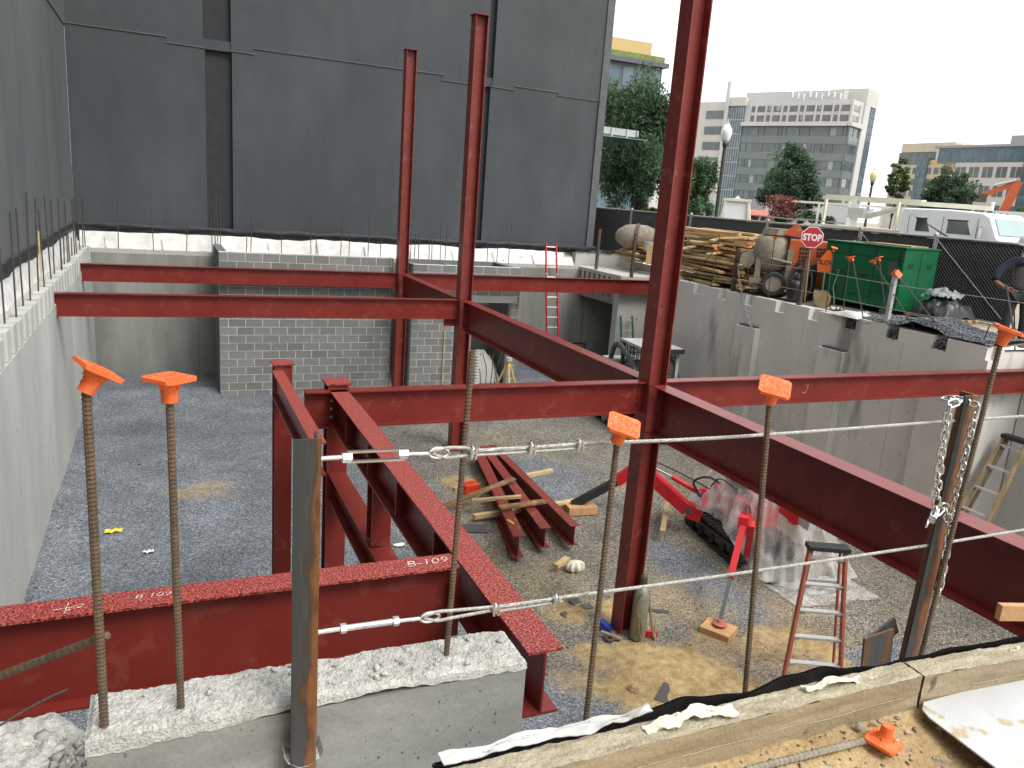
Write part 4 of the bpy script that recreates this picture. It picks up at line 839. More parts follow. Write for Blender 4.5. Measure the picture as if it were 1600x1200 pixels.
for q_, (x, h) in enumerate(((-1.1, 1.3), (-.27, 1.2), (.53, .95), (1.17, .9), (1.25, 1.3), (1.32, 1.55), (1.37, 1.5), (2.04, .85), (2.15, 1.15), (2.97, .8), (3.77, 1.2), (3.91, .65), (4.6, 1.2), (4.84, .8), (5.39, 1.4), (5.75, .9))):
    dowel('thin rebar dowel on the back wall, %s from the left corner' % ORD[q_], 'dowels along the back wall', (x, 22.9, 3.25), h, (random.uniform(-.02, .02), random.uniform(-.03, .03)))
for q_, (x, h) in enumerate(((6.46, .85), (6.57, .7), (6.7, .85), (7.02, .75), (7.1, .7), (7.36, 1.15), (7.5, .95), (8.83, .8), (9.14, .65), (9.52, 1.2))):
    dowel('thin rebar dowel above the block shaft, %s from the rear column' % ORD[q_], 'dowels above the block shaft', (x, 22.2, 3.3), h+.1, (random.uniform(-.02, .02), random.uniform(-.04, .04)))
stk = thing('wooden_stake', 'thin yellow wooden stake on the left wall among the dowels', 'stake', (-1.95, 15.6, 3.3)); MB().box((0, 0, .45), (.02, .05, .9)).build('stake', M['wood'], stk)
sk2 = thing('wooden_stake', 'thin yellow rod leaning against the block shaft', 'rod', (7.0, 20.4, 0)); MB().tube((0, 0, 0), (0, .02, 1.6), .013, 6).build('rod', M['wood'], sk2)
# capped bars along the right wall
for b, t, lb in (((12.1, 15.7, 3.5), (12.1, 15.6, 4.79), 'capped bar on the right wall nearest the lumber pile'), ((12.1, 16.69, 3.45), (12.1, 15.73, 4.45), 'slanting capped bar in front of the lumber pile'),
                 ((12.1, 14.3, 3.5), (12.1, 14.57, 4.62), 'capped bar on the right wall beside the cement mixer drum'), ((12.1, 13.66, 3.5), (12.1, 13.73, 4.86), 'capped bar on the right wall in front of the orange mixer housing'),
                 ((12.1, 11.95, 3.5), (12.1, 12.02, 4.78), 'capped bar at the left end of the green generator'), ((12.1, 11.51, 3.52), (12.1, 11.58, 4.63), 'upright one of the two capped bars close together before the generator'),
                 ((12.1, 10.99, 3.55), (12.1, 11.5, 4.64), 'leaning one of the two capped bars close together before the generator'), ((12.1, 9.86, 3.6), (12.1, 10.98, 4.63), 'capped bar slanting left over the gravel heap'),
                 ((12.1, 10.46, 3.6), (12.1, 10.88, 4.7), 'steeper capped bar behind the slanting one at the generator'), ((12.1, 9.25, 3.6), (12.1, 10.45, 4.48), 'capped bar slanting from the right part of the gravel heap'),
                 ((12.95, 8.56, 3.45), (12.95, 8.9, 4.82), 'capped bar beside the worker at the right edge')):
    b, t = V(b), V(t); o = thing('rebar', lb, 'rebar', b); o.rotation_euler = V((0, 0, 1)).rotation_difference(t-b).to_euler(); L = (t-b).length
    MB().tube((0, 0, 0), (0, 0, L), .011, 6).build('bar', M['rebar_dk'], o)
    c = bpy.data.objects.new('cap', CAPM); COL.objects.link(c); c.parent = o; c.location = (0, 0, L-.03); c.rotation_euler = (random.uniform(-.25, .25), random.uniform(-.25, .25), random.random())
dowel('short bare bar leaning on the right wall near the worker', 'bare bar', (12.1, 8.56, 3.5), .4, (.1, .1))
# guard posts and guard wires on the right wall
for x, y, lb, m in ((12.1, 14.87, 'dark rusty guard post in front of the mixer drum', 'rust'), (12.1, 12.71, 'dark rusty guard post in front of the rubbish bag', 'rust'), (12.4, 19.8, 'brown guard post standing on the vault slab', 'rust'), (12.4, 21.9, 'thin dark guard post at the rear of the vault slab', 'rust')):
    t = thing('guard_post', lb, 'post', (x, y, 3.3)); MB().prism([(-.04, -.04, 0), (.04, -.04, 0), (.04, -.03, 0), (-.03, -.03, 0), (-.03, .04, 0), (-.04, .04, 0)], (0, 0, 1.25)).build('angle', M[m], t); MB().box((0, 0, 1.0), (.1, .1, .03)).build('clamp', M[m], t)
t = thing('guard_post', 'white guard post with an orange cap over the gravel heap', 'post', (12.1, 10.46, 3.5)); MB().prism([(-.035, -.035, 0), (.035, -.035, 0), (.035, -.027, 0), (-.027, -.027, 0), (-.027, .035, 0), (-.035, .035, 0)], (0, 0, .98)).build('angle', M['ltgrey'], t)
c = bpy.data.objects.new('cap', CAPM); COL.objects.link(c); c.parent = t; c.location = (0, 0, .95); c.rotation_euler = (1.0, -.6, .3); c.scale = (1.1,)*3
for zz, lb in ((4.32, 'upper guard wire strung along the right wall posts'), (3.88, 'lower guard wire strung along the right wall posts')):
    tag(MB().sweep(arc([(12.06, 17.2, zz), (12.06, 14.87, zz-.02), (12.06, 12.71, zz), (12.06, 10.46, zz-.03), (12.06, 8.0, zz), (12.06, 5, zz)], 8), .006, 6).build('guard_wire', M['rope']), lb, 'wire')
hc = thing('chain', 'thin chain hanging down the right wall onto a pilaster', 'chain', (11.9, 14, 3)); LK = MB().sweep([(.018*math.sin(a), 0, .03*math.cos(a)) for a in np.linspace(0, 6.283, 13)[:-1]], .006, 5, closed=True).mesh('link', M['ltgrey'])
hp = arc([(12.0, 14.72, 4.25), (11.99, 14.5, 3.75), (11.96, 14.2, 3.3), (11.82, 13.75, 2.92), (11.8, 13.66, 2.8), (11.8, 13.65, 1.6)], 60); acc = 0
for a, b in zip(hp[:-1], hp[1:]):
    acc += (b-a).length
    if acc > .055:
        acc = 0; o = bpy.data.objects.new('link', LK); COL.objects.link(o); o.parent = hc; o.matrix_basis = Matrix.Translation(b-V((11.9, 14, 3))) @ ((b-a).to_track_quat('Z', 'Y').to_matrix() @ Rz(random.random()*3)).to_4x4()
# ---------------------------------------------------------------- ladders
def ladder(name, label, p0, p1, wdir, w0, w1, rail, rung, nr, mats, tread=False, cap=None):
    """p0 foot centre, p1 head centre; wdir sideways"""
    p0, p1, wd = V(p0), V(p1), V(wdir).normalized(); t = thing(name, label, 'ladder', p0); d = (p1-p0); nrm = wd.cross(d).normalized()
    for s in (-1, 1): MB().bar(p0+wd*s*w0/2, p1+wd*s*w1/2, rail[0], rail[1], nrm).build('rail', mats[0], t, w=True)
    for i in range(nr):
        f = (i+.6)/nr; c = p0+d*f; wdt = w0+(w1-w0)*f; mb = MB()
        if tread: mb.bar(c-wd*wdt/2, c+wd*wdt/2, .075, .02)
        else: mb.tube(c-wd*wdt/2, c+wd*wdt/2, rung, 8)
        r = mb.build('tread' if tread else 'rung', mats[1], t, w=True)
        if tread: MB().bar(c-wd*wdt/2+V((0, 0, -.03)), c-wd*(wdt/2-.09)+V((0, 0, -.02)), .004, .05).build('brace', mats[1], r, w=True); MB().bar(c+wd*wdt/2+V((0, 0, -.03)), c+wd*(wdt/2-.09)+V((0, 0, -.02)), .004, .05).build('brace', mats[1], r, w=True)
    if cap: soft(MB().bar(p1-wd*(w1/2+.04), p1+wd*(w1/2+.04), cap[0], cap[1]).build('top_cap', M['black'], t, w=True), .01)
    return t
rl = ladder('extension_ladder', 'tall red extension ladder leaning on the back wall by the vault', (11.1, 21.7, .02), (11.15, 22.7, 4.0), (1, 0, 0), .42, .36, (.03, .075), .016, 13, (M['redpaint'], M['alu']))
for s in (-1, 1): MB().box((11.14+s*.19, 22.42, 3.05), (.06, .06, .09)).build('bracket', M['alu'], rl, w=True)
ladder('extension_ladder', 'green ladder leaning on the front of the concrete vault', (12.55, 19.5, .02), (12.58, 20.12, 2.12), (1, 0, 0), .42, .4, (.03, .07), .015, 7, (M['green_l'], M['alu']))
sl_ = ladder('step_ladder', 'folded old wooden step ladder leaning on the right wall', (11.2, 7.88, floor_z(11.2, 7.88)), (12.55, 7.95, 2.12), (0, 1, .0), .6, .37, (.035, .085), .02, 7, (M['oldwood'], M['alu']), tread=True, cap=(.16, .07))
for s in (-1, 1): MB().bar((11.45, 7.88+s*.27, floor_z(11.4, 7.9)), (12.58, 7.95+s*.16, 2.06), .03, .06).build('rear_rail', M['oldwood'], sl_, w=True)
fl_ = ladder('step_ladder', 'red fibreglass step ladder with black top standing on the gravel', (6.95, 6.12, floor_z(6.95, 6.12)+.01), (7.03, 6.32, 1.62), (.9, -.43, 0), .72, .41, (.03, .085), .02, 6, (M['frp'], M['alu']), tread=True, cap=(.16, .06))
for s in (-1, 1): MB().bar((7.6+s*.3*.9, 6.78-s*.3*.43, floor_z(7.6, 6.78)), (7.08+s*.15, 6.38-s*.07, 1.56), .025, .05).build('rear_rail', M['frp'], fl_, w=True)
for f in (.25, .5, .75): MB().bar(V((7.33, 6.91, floor_z(7.6, 6.78))).lerp(V((6.93, 6.45, 1.56)), f), V((7.87, 6.65, floor_z(7.6, 6.78))).lerp(V((7.23, 6.31, 1.56)), f), .03, .03).build('rear_brace', M['alu'], fl_, w=True)
# ---------------------------------------------------------------- gas cylinder at the column foot
cx, cy, cz = 5.68, 7.97, floor_z(5.68, 7.97)+.045
gcy = thing('gas_cylinder', 'dull grey gas cylinder strapped at the foot of the nearest column', 'cylinder', (cx, cy, cz))
M['cyl'] = pmat('grey_cylinder_paint', [(.3, (.2, .2, .165)), (.7, (.33, .325, .27))], scale=7, rough=.45, metal=.3, bump=.08, fine=.12, spots=((.12, .07, .04), 10, .68))
MB().lathe([(.1, 0), (.108, .015), (.108, .6), (.1, .67), (.075, .73), (.05, .765), (.045, .77)], 24).build('body', M['cyl'], gcy, smooth=True)
MB().lathe([(.052, .745), (.052, .87), (.047, .91), (.03, .935), (.004, .943)], 16).build('valve_cap', M['rust'], gcy, smooth=True)
M['strap'] = pmat('tan_strap', two((.3, .22, .13), .15), scale=20, rough=.9, bump=.2)
for s, q in ((-1, [(-.06, -.1, .72), (-.11, -.1, .55), (-.09, -.125, .3), (-.05, -.13, .12), (-.02, -.125, .06), (-.03, -.13, .2), (-.08, -.12, .4)]), (1, [(.06, -.06, .72), (.12, -.02, .5), (.17, -.04, .25), (.2, -.1, .03), (.24, -.06, -.01), (.26, -.02, .1), (.2, .0, .22)])):
    MB().sweep(arc(q, 8), .018, 6, prof=lambda i, a: .35+.65*abs(math.cos(a))).build('strap', M['strap'], gcy)
MB().box((.2, .02, .02), (.22, .05, .08), Rz(-.5)).build('stand_bar', M['redpaint'], gcy)
rg = thing('steel_ring', 'small rusty ring and cross bar left of the column base', 'ring', (5.3, 8.05, floor_z(5.3, 8.05)+.05)); MB().sweep([(.05*math.cos(a), .05*math.sin(a), 0) for a in np.linspace(0, 6.283, 15)[:-1]], .022, 8, closed=True).build('ring', M['rust'], rg); MB().bar((-.05, .14, .03), (.12, -.1, .03), .05, .03).build('bar', M['mud'], rg)
tag(MB().box((5.38, 8.32, floor_z(5.38, 8.3)+.06), (.12, .2, .1), Euler((.3, .2, .4)).to_matrix()).build('blue_box', pmat('blue_plastic', two((.02, .05, .3)), rough=.5)), 'small blue box behind the column base', 'box')
# ---------------------------------------------------------------- tracked spider crane under polythene
def stadium(L, H, n=10):
    r = H/2; pts = []
    for i in range(n+1): a = -math.pi/2+math.pi*i/n; pts.append((L/2-r+r*math.cos(a), r+r*math.sin(a)))
    for i in range(n+1): a = math.pi/2+math.pi*i/n; pts.append((-L/2+r+r*math.cos(a), r+r*math.sin(a)))
    return pts
def track_unit(root, cx, L, H, W, lugs=34, mat='track'):
    """crawler track running along local y at local x = cx"""
    outer = stadium(L, H); inner = stadium(L-.09, H-.09); n = len(outer); vs = []; 
    for sx in (-W/2, W/2):
        for (y, z) in outer: vs.append((cx+sx, y, z))
        for (y, z) in inner: vs.append((cx+sx, y, z+.045))
    fs = []
    for i in range(n):
        j = (i+1) % n; fs += [(i, j, n+j, n+i), (2*n+i, 3*n+i, 3*n+j, 2*n+j), (i, 2*n+i, 2*n+j, j), (n+i, n+j, 3*n+j, 3*n+i)]
    tr = MB().add(vs, fs).build('track', M[mat], root)
    per = stadium(L+.02, H+.02, 10); dist = [0]
    for a, b in zip(per, per[1:]+per[:1]): dist.append(dist[-1]+math.hypot(b[0]-a[0], b[1]-a[1]))
    mb = MB()
    for k in range(lugs):
        s = dist[-1]*k/lugs; i = max(q for q in range(len(per)) if dist[q] <= s); a, b = per[i], per[(i+1) % len(per)]; f = (s-dist[i])/max(1e-6, dist[i+1]-dist[i]); y = a[0]+(b[0]-a[0])*f; z = a[1]+(b[1]-a[1])*f-.01
        ang = math.atan2(b[1]-a[1], b[0]-a[0]); mb.box((cx, y, z), (W*.98, .03, .03), Matrix.Rotation(ang, 3, 'X'))
    mb.build('lugs', M[mat], tr)
    for k, y in enumerate(np.linspace(-L/2+H/2, L/2-H/2, 5)):
        r = H*.36 if k in (0, 4) else H*.2; z = H/2 if k in (0, 4) else .09+r*.6
        MB().tube((cx-W*.51, y, z), (cx+W*.51, y, z), r, 14).build('wheel', M['mud'] if mat == 'track2' else M['black'], tr)
    MB().box((cx, 0, H*.52), (W*.7, L*.72, H*.42)).build('side_frame', M['dkgrey'], tr)
M['track2'] = M['track']
fz = floor_z(8.9, 10.0)
cr_ = thing('spider_crane', 'red tracked spider crane half covered by clear polythene', 'crane', (8.95, 10.0, fz+.02), math.radians(-5))
track_unit(cr_, -.42, 1.75, .38, .22); track_unit(cr_, .42, 1.75, .38, .22)
MB().box((0, 0, .36), (.7, 1.3, .25)).build('chassis', M['dkgrey'], cr_); soft(MB().box((.05, .0, .72), (.62, 1.1, .46)).build('engine_cover', M['redpaint'], cr_), .04)
MB().tube((0, .1, .9), (0, .1, 1.15), .2, 16).build('slew_ring', M['black'], cr_)
bo = MB().bar((0, .3, 1.3), (0, -1.5, 1.12), .2, .24).build('boom', M['redpaint'], cr_); MB().bar((0, -1.5, 1.12), (0, -1.75, 1.1), .14, .17).build('boom_section', M['ltgrey'], bo); MB().bar((0, .35, 1.2), (0, .1, 1.05), .26, .3).build('boom_foot', M['redpaint'], bo)
def leg_w(pts, wds, mats, names, cyl=None, foot=None):
    l = None
    for i in range(len(pts)-1):
        o = MB().bar(pts[i], pts[i+1], wds[i], wds[i]*1.25).build(names[i], M[mats[i]], cr_ if l is None else l, w=True)
        if l is None: l = o
    if cyl: MB().tube(cyl[0], cyl[1], .045, 12).build('hydraulic_cylinder', M['redpaint'], l, w=True); MB().tube(cyl[1], cyl[2], .022, 10).build('piston_rod', M['zinc'], l, w=True)
    if foot: MB().lathe([(.03, .06), (.05, .03), (.1, .012), (.1, 0)], 14, foot).build('foot_pad', M['frp'], l, w=True)
leg_w([(8.42, 10.38, .22), (8.22, 10.5, .28), (7.62, 11.25, .86), (7.32, 11.45, .52), (6.62, 11.72, .02)], [.2, .17, .15, .11], ['redpaint', 'redpaint', 'redpaint', 'black'], ['outrigger_leg', 'upper_arm', 'lower_arm', 'sleeve'], ((8.3, 10.32, .64), (7.95, 10.7, .83), (7.66, 11.08, .95)), (6.6, 11.73, .02))
MB().prism([(8.32, 10.2, .42), (8.42, 10.18, .42), (8.38, 10.3, .72), (8.25, 10.34, .7)], (.08, .06, 0)).build('pivot_bracket', M['redpaint'], cr_, w=True)
leg_w([(8.5, 9.25, .45), (7.85, 8.66, .92), (7.33, 8.2, .25), (6.9, 7.8, -.14)], [.14, .085, .05], ['redpaint', 'redpaint', 'dkgrey'], ['outrigger_leg', 'lower_arm', 'rod'], None, (6.88, 7.77, -.17))
MB().box((7.79, 8.62, .9), (.14, .14, .16), Rz(.8)).build('knee_joint', M['redpaint'], cr_, w=True)
MB().bar((8.3, 9.0, .12), (8.12, 8.8, .75), .1, .13).build('rear_arm', M['redpaint'], cr_, w=True)
leg_w([(9.4, 9.3, .5), (10.1, 9.3, .5), (10.6, 9.25, .12)], [.15, .13], ['redpaint', 'redpaint'], ['outrigger_leg', 'lower_arm'])
leg_w([(9.4, 10.6, .5), (10.0, 11.2, .75), (10.5, 11.9, .1)], [.15, .13], ['redpaint', 'redpaint'], ['outrigger_leg', 'lower_arm'])
for c_, r_, l_ in (((8.24, 10.48, .29), .05, .26), ((7.63, 11.24, .86), .045, .24), ((7.33, 11.45, .53), .04, .2), ((7.86, 8.67, .92), .04, .2), ((8.3, 10.32, .64), .035, .22), ((10.1, 9.3, .5), .045, .22)): MB().tube((c_[0]-l_*.35, c_[1]-l_*.35, c_[2]), (c_[0]+l_*.35, c_[1]+l_*.35, c_[2]), r_, 12).build('pivot_pin', M['dkgrey'], cr_, w=True)
for q_ in ([(8.4, 10.2, .75), (8.05, 10.62, .92), (7.75, 11.0, 1.02), (7.6, 11.2, .95)], [(8.55, 9.3, .62), (8.2, 9.0, .95), (7.92, 8.75, 1.02), (7.8, 8.6, .85)], [(8.5, 9.5, .9), (8.35, 9.9, 1.05), (8.4, 10.2, .8)]): MB().sweep(arc(q_, 8), .012, 6).build('hose', M['black'], cr_, w=True)
MB().sweep(arc([(8.6, 9.8, .75), (8.3, 10.1, 1.0), (8.15, 10.35, .85), (8.3, 10.3, .6)], 8), .02, 6).build('hose', M['black'], cr_, w=True)
def tent(u, v):
    a = 2*math.pi*u; c, s = math.cos(a), math.sin(a); k = 1-v
    fold = .16*(.5-abs(math.sin(a*6.5+1.5*nz((c, s, v*2)))))*k**.4 + .07*(.5-abs(math.sin(a*15+2*nz((c*2, s*2, v)))))*k**.6
    lift = max(0, -c)**.6*sstep(-.8, -.1, s)*.62                     # the flap is pulled up over the front-left track
    rx, ry = (.6+.42*k*k+fold*.7), (1.0+.45*k*k+fold*.9); z = fz+.02+lift*k*1.1+(1.5-.02-lift*.2)*(1-k**1.6)
    ex = .55*sstep(-.2, .8, c)*sstep(.0, -1, s)*k**3
    p = V((9.15+rx*c*min(1, 1.15-v**4)+ex*.7, 9.75+ry*s*min(1, 1.15-v**4)-ex*.3, z)); q = .05*nz((c*3, s*3, v*4))+.03*nz((c*9, s*9, v*9))
    return p+V((q*c, q*s, q*.6))
pl = tag(MB().grid(tent, 150, 26).build('polythene_sheet', M['plastic'], smooth=True), 'clear wrinkled polythene sheet draped over the spider crane', 'sheet')
spl = tag(MB().grid(lambda u, v: V((8.5+1.5*u, 8.0+.75*v-.2*u+.1*nz((u*5, v*3, 2)), floor_z(8.5+1.5*u, 8.0+.75*v)+.03+.05*abs(nz((u*6, v*5, 1)))+.03*abs(nz((u*16, v*13, 1))))), 50, 26).build('polythene_sheet', M['plastic'], smooth=True), 'polythene trailing on the gravel behind the red step ladder', 'sheet')
wb = thing('timber_block', 'square timber block under the near crane foot', 'timber', (6.86, 7.76, floor_z(6.86, 7.76)), .55); soft(MB().box((0, 0, .06), (.36, .42, .12)).build('block', M['wood3'], wb), .006)
wb2 = thing('timber_block', 'timber blocks under the far crane foot beside the loose beams', 'timber', (6.75, 11.65, floor_z(6.75, 11.65)), -.1); soft(MB().box((0, 0, .08), (.55, .3, .15)).build('block', M['wood3'], wb2), .006); MB().box((-.2, .12, .17), (.6, .12, .04), Rz(.2)).build('slat', M['wood'], wb2)
# ---------------------------------------------------------------- compact track loader
tl = thing('track_loader', 'grey tracked loader with mesh cab parked by the right wall', 'loader', (10.75, 16.0, floor_z(10.75, 16)), math.radians(-6))
track_unit(tl, -.68, 2.1, .62, .36); track_unit(tl, .68, 2.1, .62, .36)
for ch_ in list(tl.children):
    for g in ch_.children:
        if g.name.startswith('wheel'): g.data.materials[0] = M['mud']
MB().box((0, .1, .72), (1.0, 2.0, .6)).build('body', M['dkgrey'], tl); MB().box((0, 1.0, 1.25), (1.3, .5, .6)).build('engine_hood', M['ltgrey'], tl)
def cage(y0, y1, z0, z1, x):
    t_ = []
    for z in np.linspace(z0, z1, 9): t_.append(((x, y0, z), (x, y1, z)))
    for y in np.linspace(y0, y1, 11): t_.append(((x, y, z0), (x, y, z1)))
    return t_
cab = MB().box((0, -.05, 2.1), (1.02, 1.3, .06)).build('roof', M['ltgrey'], tl)
MB().box((0, -.68, 2.06), (1.08, .14, .1)).build('visor', M['black'], cab)
for x in (-.46, .46):
    for y in (-.62, .5): MB().bar((x, y, 1.0), (x*.97, y*.95, 2.08), .07, .07).build('pillar', M['ltgrey'] if x > 0 else M['dkgrey'], tl)
    mb = MB()
    for a, b in cage(-.58, .46, 1.05, 2.02, x): mb.tube(a, b, .008, 4)
    mb.build('side_screen', M['black'], tl)
    MB().sweep(arc([(x*1.25, .95, .95), (x*1.25, .85, 1.7), (x*1.25, .5, 1.98), (x*1.25, -.4, 1.6), (x*1.25, -1.2, .6)], 6), .07, 6).build('lift_arm', M['dkgrey'], tl)
mb = MB()
for z in np.linspace(1.05, 2.02, 9): mb.tube((-.45, -.63, z), (.45, -.63, z), .008, 4)
for x in np.linspace(-.45, .45, 10): mb.tube((x, -.63, 1.05), (x, -.63, 2.02), .008, 4)
mb.build('front_screen', M['black'], tl); mb = MB()
for z in np.linspace(1.55, 2.02, 5): mb.tube((-.45, .5, z), (.45, .5, z), .008, 4)
for x in np.linspace(-.45, .45, 10): mb.tube((x, .5, 1.5), (x, .5, 2.02), .008, 4)
mb.build('rear_screen', M['black'], tl); MB().box((0, -1.35, .35), (1.5, .35, .45)).build('bucket', M['mud'], tl)
# ---------------------------------------------------------------- timber and litter on the pit floor
def plank(label, p, q, a, b, mat, name='plank', cat='plank'):
    t = thing(name, label, cat, (V(p)+V(q))/2); p, q = V(p), V(q); n = 8; mb = MB()
    for i in range(n):
        u, v = p.lerp(q, i/n), p.lerp(q, (i+1)/n); mb.bar(u+V((0, 0, .006*nz(u, 3))), v+V((0, 0, .006*nz(v, 3))), a, b)
    mb.build('board', M[mat], t, w=True)
plank('long stained plank propped across the loose beams', (4.25, 12.0, .1), (5.72, 12.36, .36), .12, .035, 'plank')
plank('narrow plank lying across the left and middle loose beams', (4.72, 11.85, .22), (5.53, 11.6, .33), .08, .045, 'wood2')
plank('stained plank across the middle of the loose beams', (4.98, 11.25, .31), (5.82, 11.28, .34), .13, .04, 'plank')
plank('pale timber bearer under the near part of the loose beams', (4.68, 11.62, .03), (5.6, 11.72, .03), .1, .07, 'wood')
plank('pale timber end sticking out right of the loose beams', (6.2, 13.2, .03), (7.05, 13.45, .03), .1, .07, 'wood')
plank('pale timber end by the orange case', (4.75, 12.86, .04), (5.3, 12.98, .04), .09, .07, 'wood')
plank('brown timber lying behind the near crane leg', (7.6, 10.3, .0), (8.3, 11.2, .1), .09, .07, 'wood2')
oc = thing('orange_case', 'small orange plastic case beside the loose beams', 'case', (5.02, 12.75, floor_z(5, 12.7)), .15); soft(MB().box((0, 0, .1), (.3, .2, .2)).build('case_body', pmat('orange_red_plastic', two((.6, .05, .02), .1), rough=.4), oc), .02); MB().sweep(arc([(-.08, 0, .2), (-.06, 0, .25), (.06, 0, .25), (.08, 0, .2)], 6), .014, 6).build('handle', M['cap'], oc)
def slab(label, x, y, sx, sy, rz, th=.02, tilt=0, mat='slate'):
    z = floor_z(x, y); tag(MB().box((x, y, z+th+.02+abs(tilt)*sx*.3), (sx, sy, th), Euler((tilt, tilt*.5, rz)).to_matrix()).build('dark_slab', M[mat]), label, 'slab')
slab('dark flat board lying behind the membrane below the sand', 5.4, 6.72, .42, .34, .7, .012, .04); slab('dark board on the gravel left of the loose beams', 4.62, 11.4, .42, .3, -.25, .012, .05)
slab('small dark plate on the gravel near the rope clip', 5.0, 8.75, .13, .12, .5, .01, .3); slab('bent dark plate on the gravel behind the lower rope', 5.3, 9.05, .2, .16, .4, .01, .35); slab('small grey plate next to the bent dark plate', 5.42, 8.9, .16, .12, .1, .01, .1, 'dkgrey')
slab('flat dark steel bar with holes behind the gas cylinder', 6.35, 8.55, .4, .09, -.5, .012, .0); slab('broken brown board on the gravel near the girder end', 8.1, 6.15, .25, .12, -.6, .015, .05, 'wood2')
slab('small dark bracket lying beside the polythene', 8.75, 8.75, .3, .1, .2, .03, .0)
tag(MB().lathe([(.01, 0), (.06, .01), (.08, .05), (.06, .1), (.02, .13)], 7, (4.98, 6.95, floor_z(4.98, 6.95)), Euler((.2, .3, 1)).to_matrix()).build('sand_clod', M['dirt']), 'rounded clod of brown sand near the dark board', 'clod')
for x, y in ((7.05, 8.0), (6.4, 7.4)): pass
bg_ = thing('cloth_bundle', 'tied white cloth bundle on the sand beside a wood offcut', 'bundle', (5.72, 9.85, floor_z(5.72, 9.85))); MB().grid(lambda u, v: V(((.14+.03*math.sin(u*50+v*4))*math.sin(v*math.pi)*math.cos(u*6.283), (.1+.03*math.sin(u*44))*math.sin(v*math.pi)*math.sin(u*6.283), .1-.1*math.cos(v*math.pi))), 40, 10).build('cloth', M['cloth'], bg_, smooth=True)
plank('short pale wood offcut by the cloth bundle', (5.36, 9.82, -.1), (5.62, 9.95, -.06), .09, .06, 'wood')
cl = thing('cloth_scrap', 'small white cloth scrap left of the nearest column', 'cloth', (5.55, 9.75, floor_z(5.55, 9.75)))
MB().grid(lambda u, v: V((.3+.2*(u-.5), 1.0+.25*(v-.5), .04+.05*nz((u*4, v*4, 1)))), 14, 14).build('cloth', M['fabric'], cl)
for lb, x, y, s, m in (('scrap of yellow paper on the left gravel', -.82, 12.4, .12, 'yel'), ('scrap of white paper on the left gravel', -.33, 11.5, .07, 'signwhite'), ('white paper scrap between the frame beams', 3.2, 10.95, .09, 'signwhite')):
    M.setdefault('yel', pmat('yellow_paper', two((.7, .58, .05)), rough=.8)); tag(MB().sheet(lambda u, v: V((x+s*(u-.5)*2, y+s*(v-.5), floor_z(x, y)+.03+.03*nz((u*4, v*4, x)))), 8, 6, t=.003).build('paper_scrap', M[m], smooth=True), lb, 'paper')
tag(MB().box((4.97, 10.75, .268), (.04, .16, .03), Rz(.2)).build('tape_measure', M.setdefault('yel2', pmat('yellow_plastic', two((.6, .36, .04)), rough=.5))), 'yellow tool lying on the leftmost loose beam', 'tool')
tag(MB().tube((6.15, 7.35, floor_z(6.15, 7.35)+.02), (6.35, 7.2, floor_z(6.35, 7.2)+.02), .016, 8).build('steel_pin', M['galv']), 'short steel pin lying on the sand near the timber block', 'pin')
# things in and near the block shaft doorway
tri = thing('survey_tripod', 'yellow wooden tripod standing by the doorway', 'tripod', (8.5, 19.3, 0)); M['yelwood'] = pmat('yellow_tripod', two((.55, .4, .12)), rough=.5)
for a in (.3, 2.4, 4.5): MB().bar((0, 0, 1.0), (.42*math.cos(a), .42*math.sin(a), 0), .04, .05).build('leg', M['yelwood'], tri)
MB().tube((0, 0, .98), (0, 0, 1.08), .09, 12).build('head', M['ltgrey'], tri)
for i in range(7):
    x = 7.75+i*.13; tag(MB().sweep(arc([(x, 20.0, 0), (x+random.uniform(-.1, .1), 20.05, .55), (x+random.uniform(-.25, .25), 20.1, 1.05)], 6), .012, 5).build('bent_bar', M['rebar_dk']), 'thin bent bar standing before the dark doorway', 'rebar', 'bent bars before the doorway')
dw = thing('corrugated_pipe', 'grey corrugated pipe standing right of the middle column', 'pipe', (7.3, 18.6, 0)); MB().sweep([(0, 0, .02*i) for i in range(66)], [.075 if i % 4 < 2 else .066 for i in range(66)], 12).build('pipe', M['ltgrey'], dw)
rb_ = thing('rubble_heap', 'heap of broken block and mortar inside the doorway', 'rubble', (8.4, 21.2, 0)); MB().grid(lambda u, v: V((-.55+1.1*u, -.4+.8*v, .9*math.sin(math.pi*u)**.5*math.sin(math.pi*v)**.5+.12*nz((u*6, v*6, 1)))), 24, 18).build('heap', M['conc_rough'], rb_)
hr = thing('handrail', 'dark bent pipe rail inside the vault opening', 'rail', (11.9, 22.3, 0)); MB().sweep(arc([(0, 0, 0), (0, 0, .75), (.08, 0, .85), (.5, 0, .85), (.58, 0, .75), (.58, 0, 0)], 6), .025, 6).build('pipe', M['black'], hr)
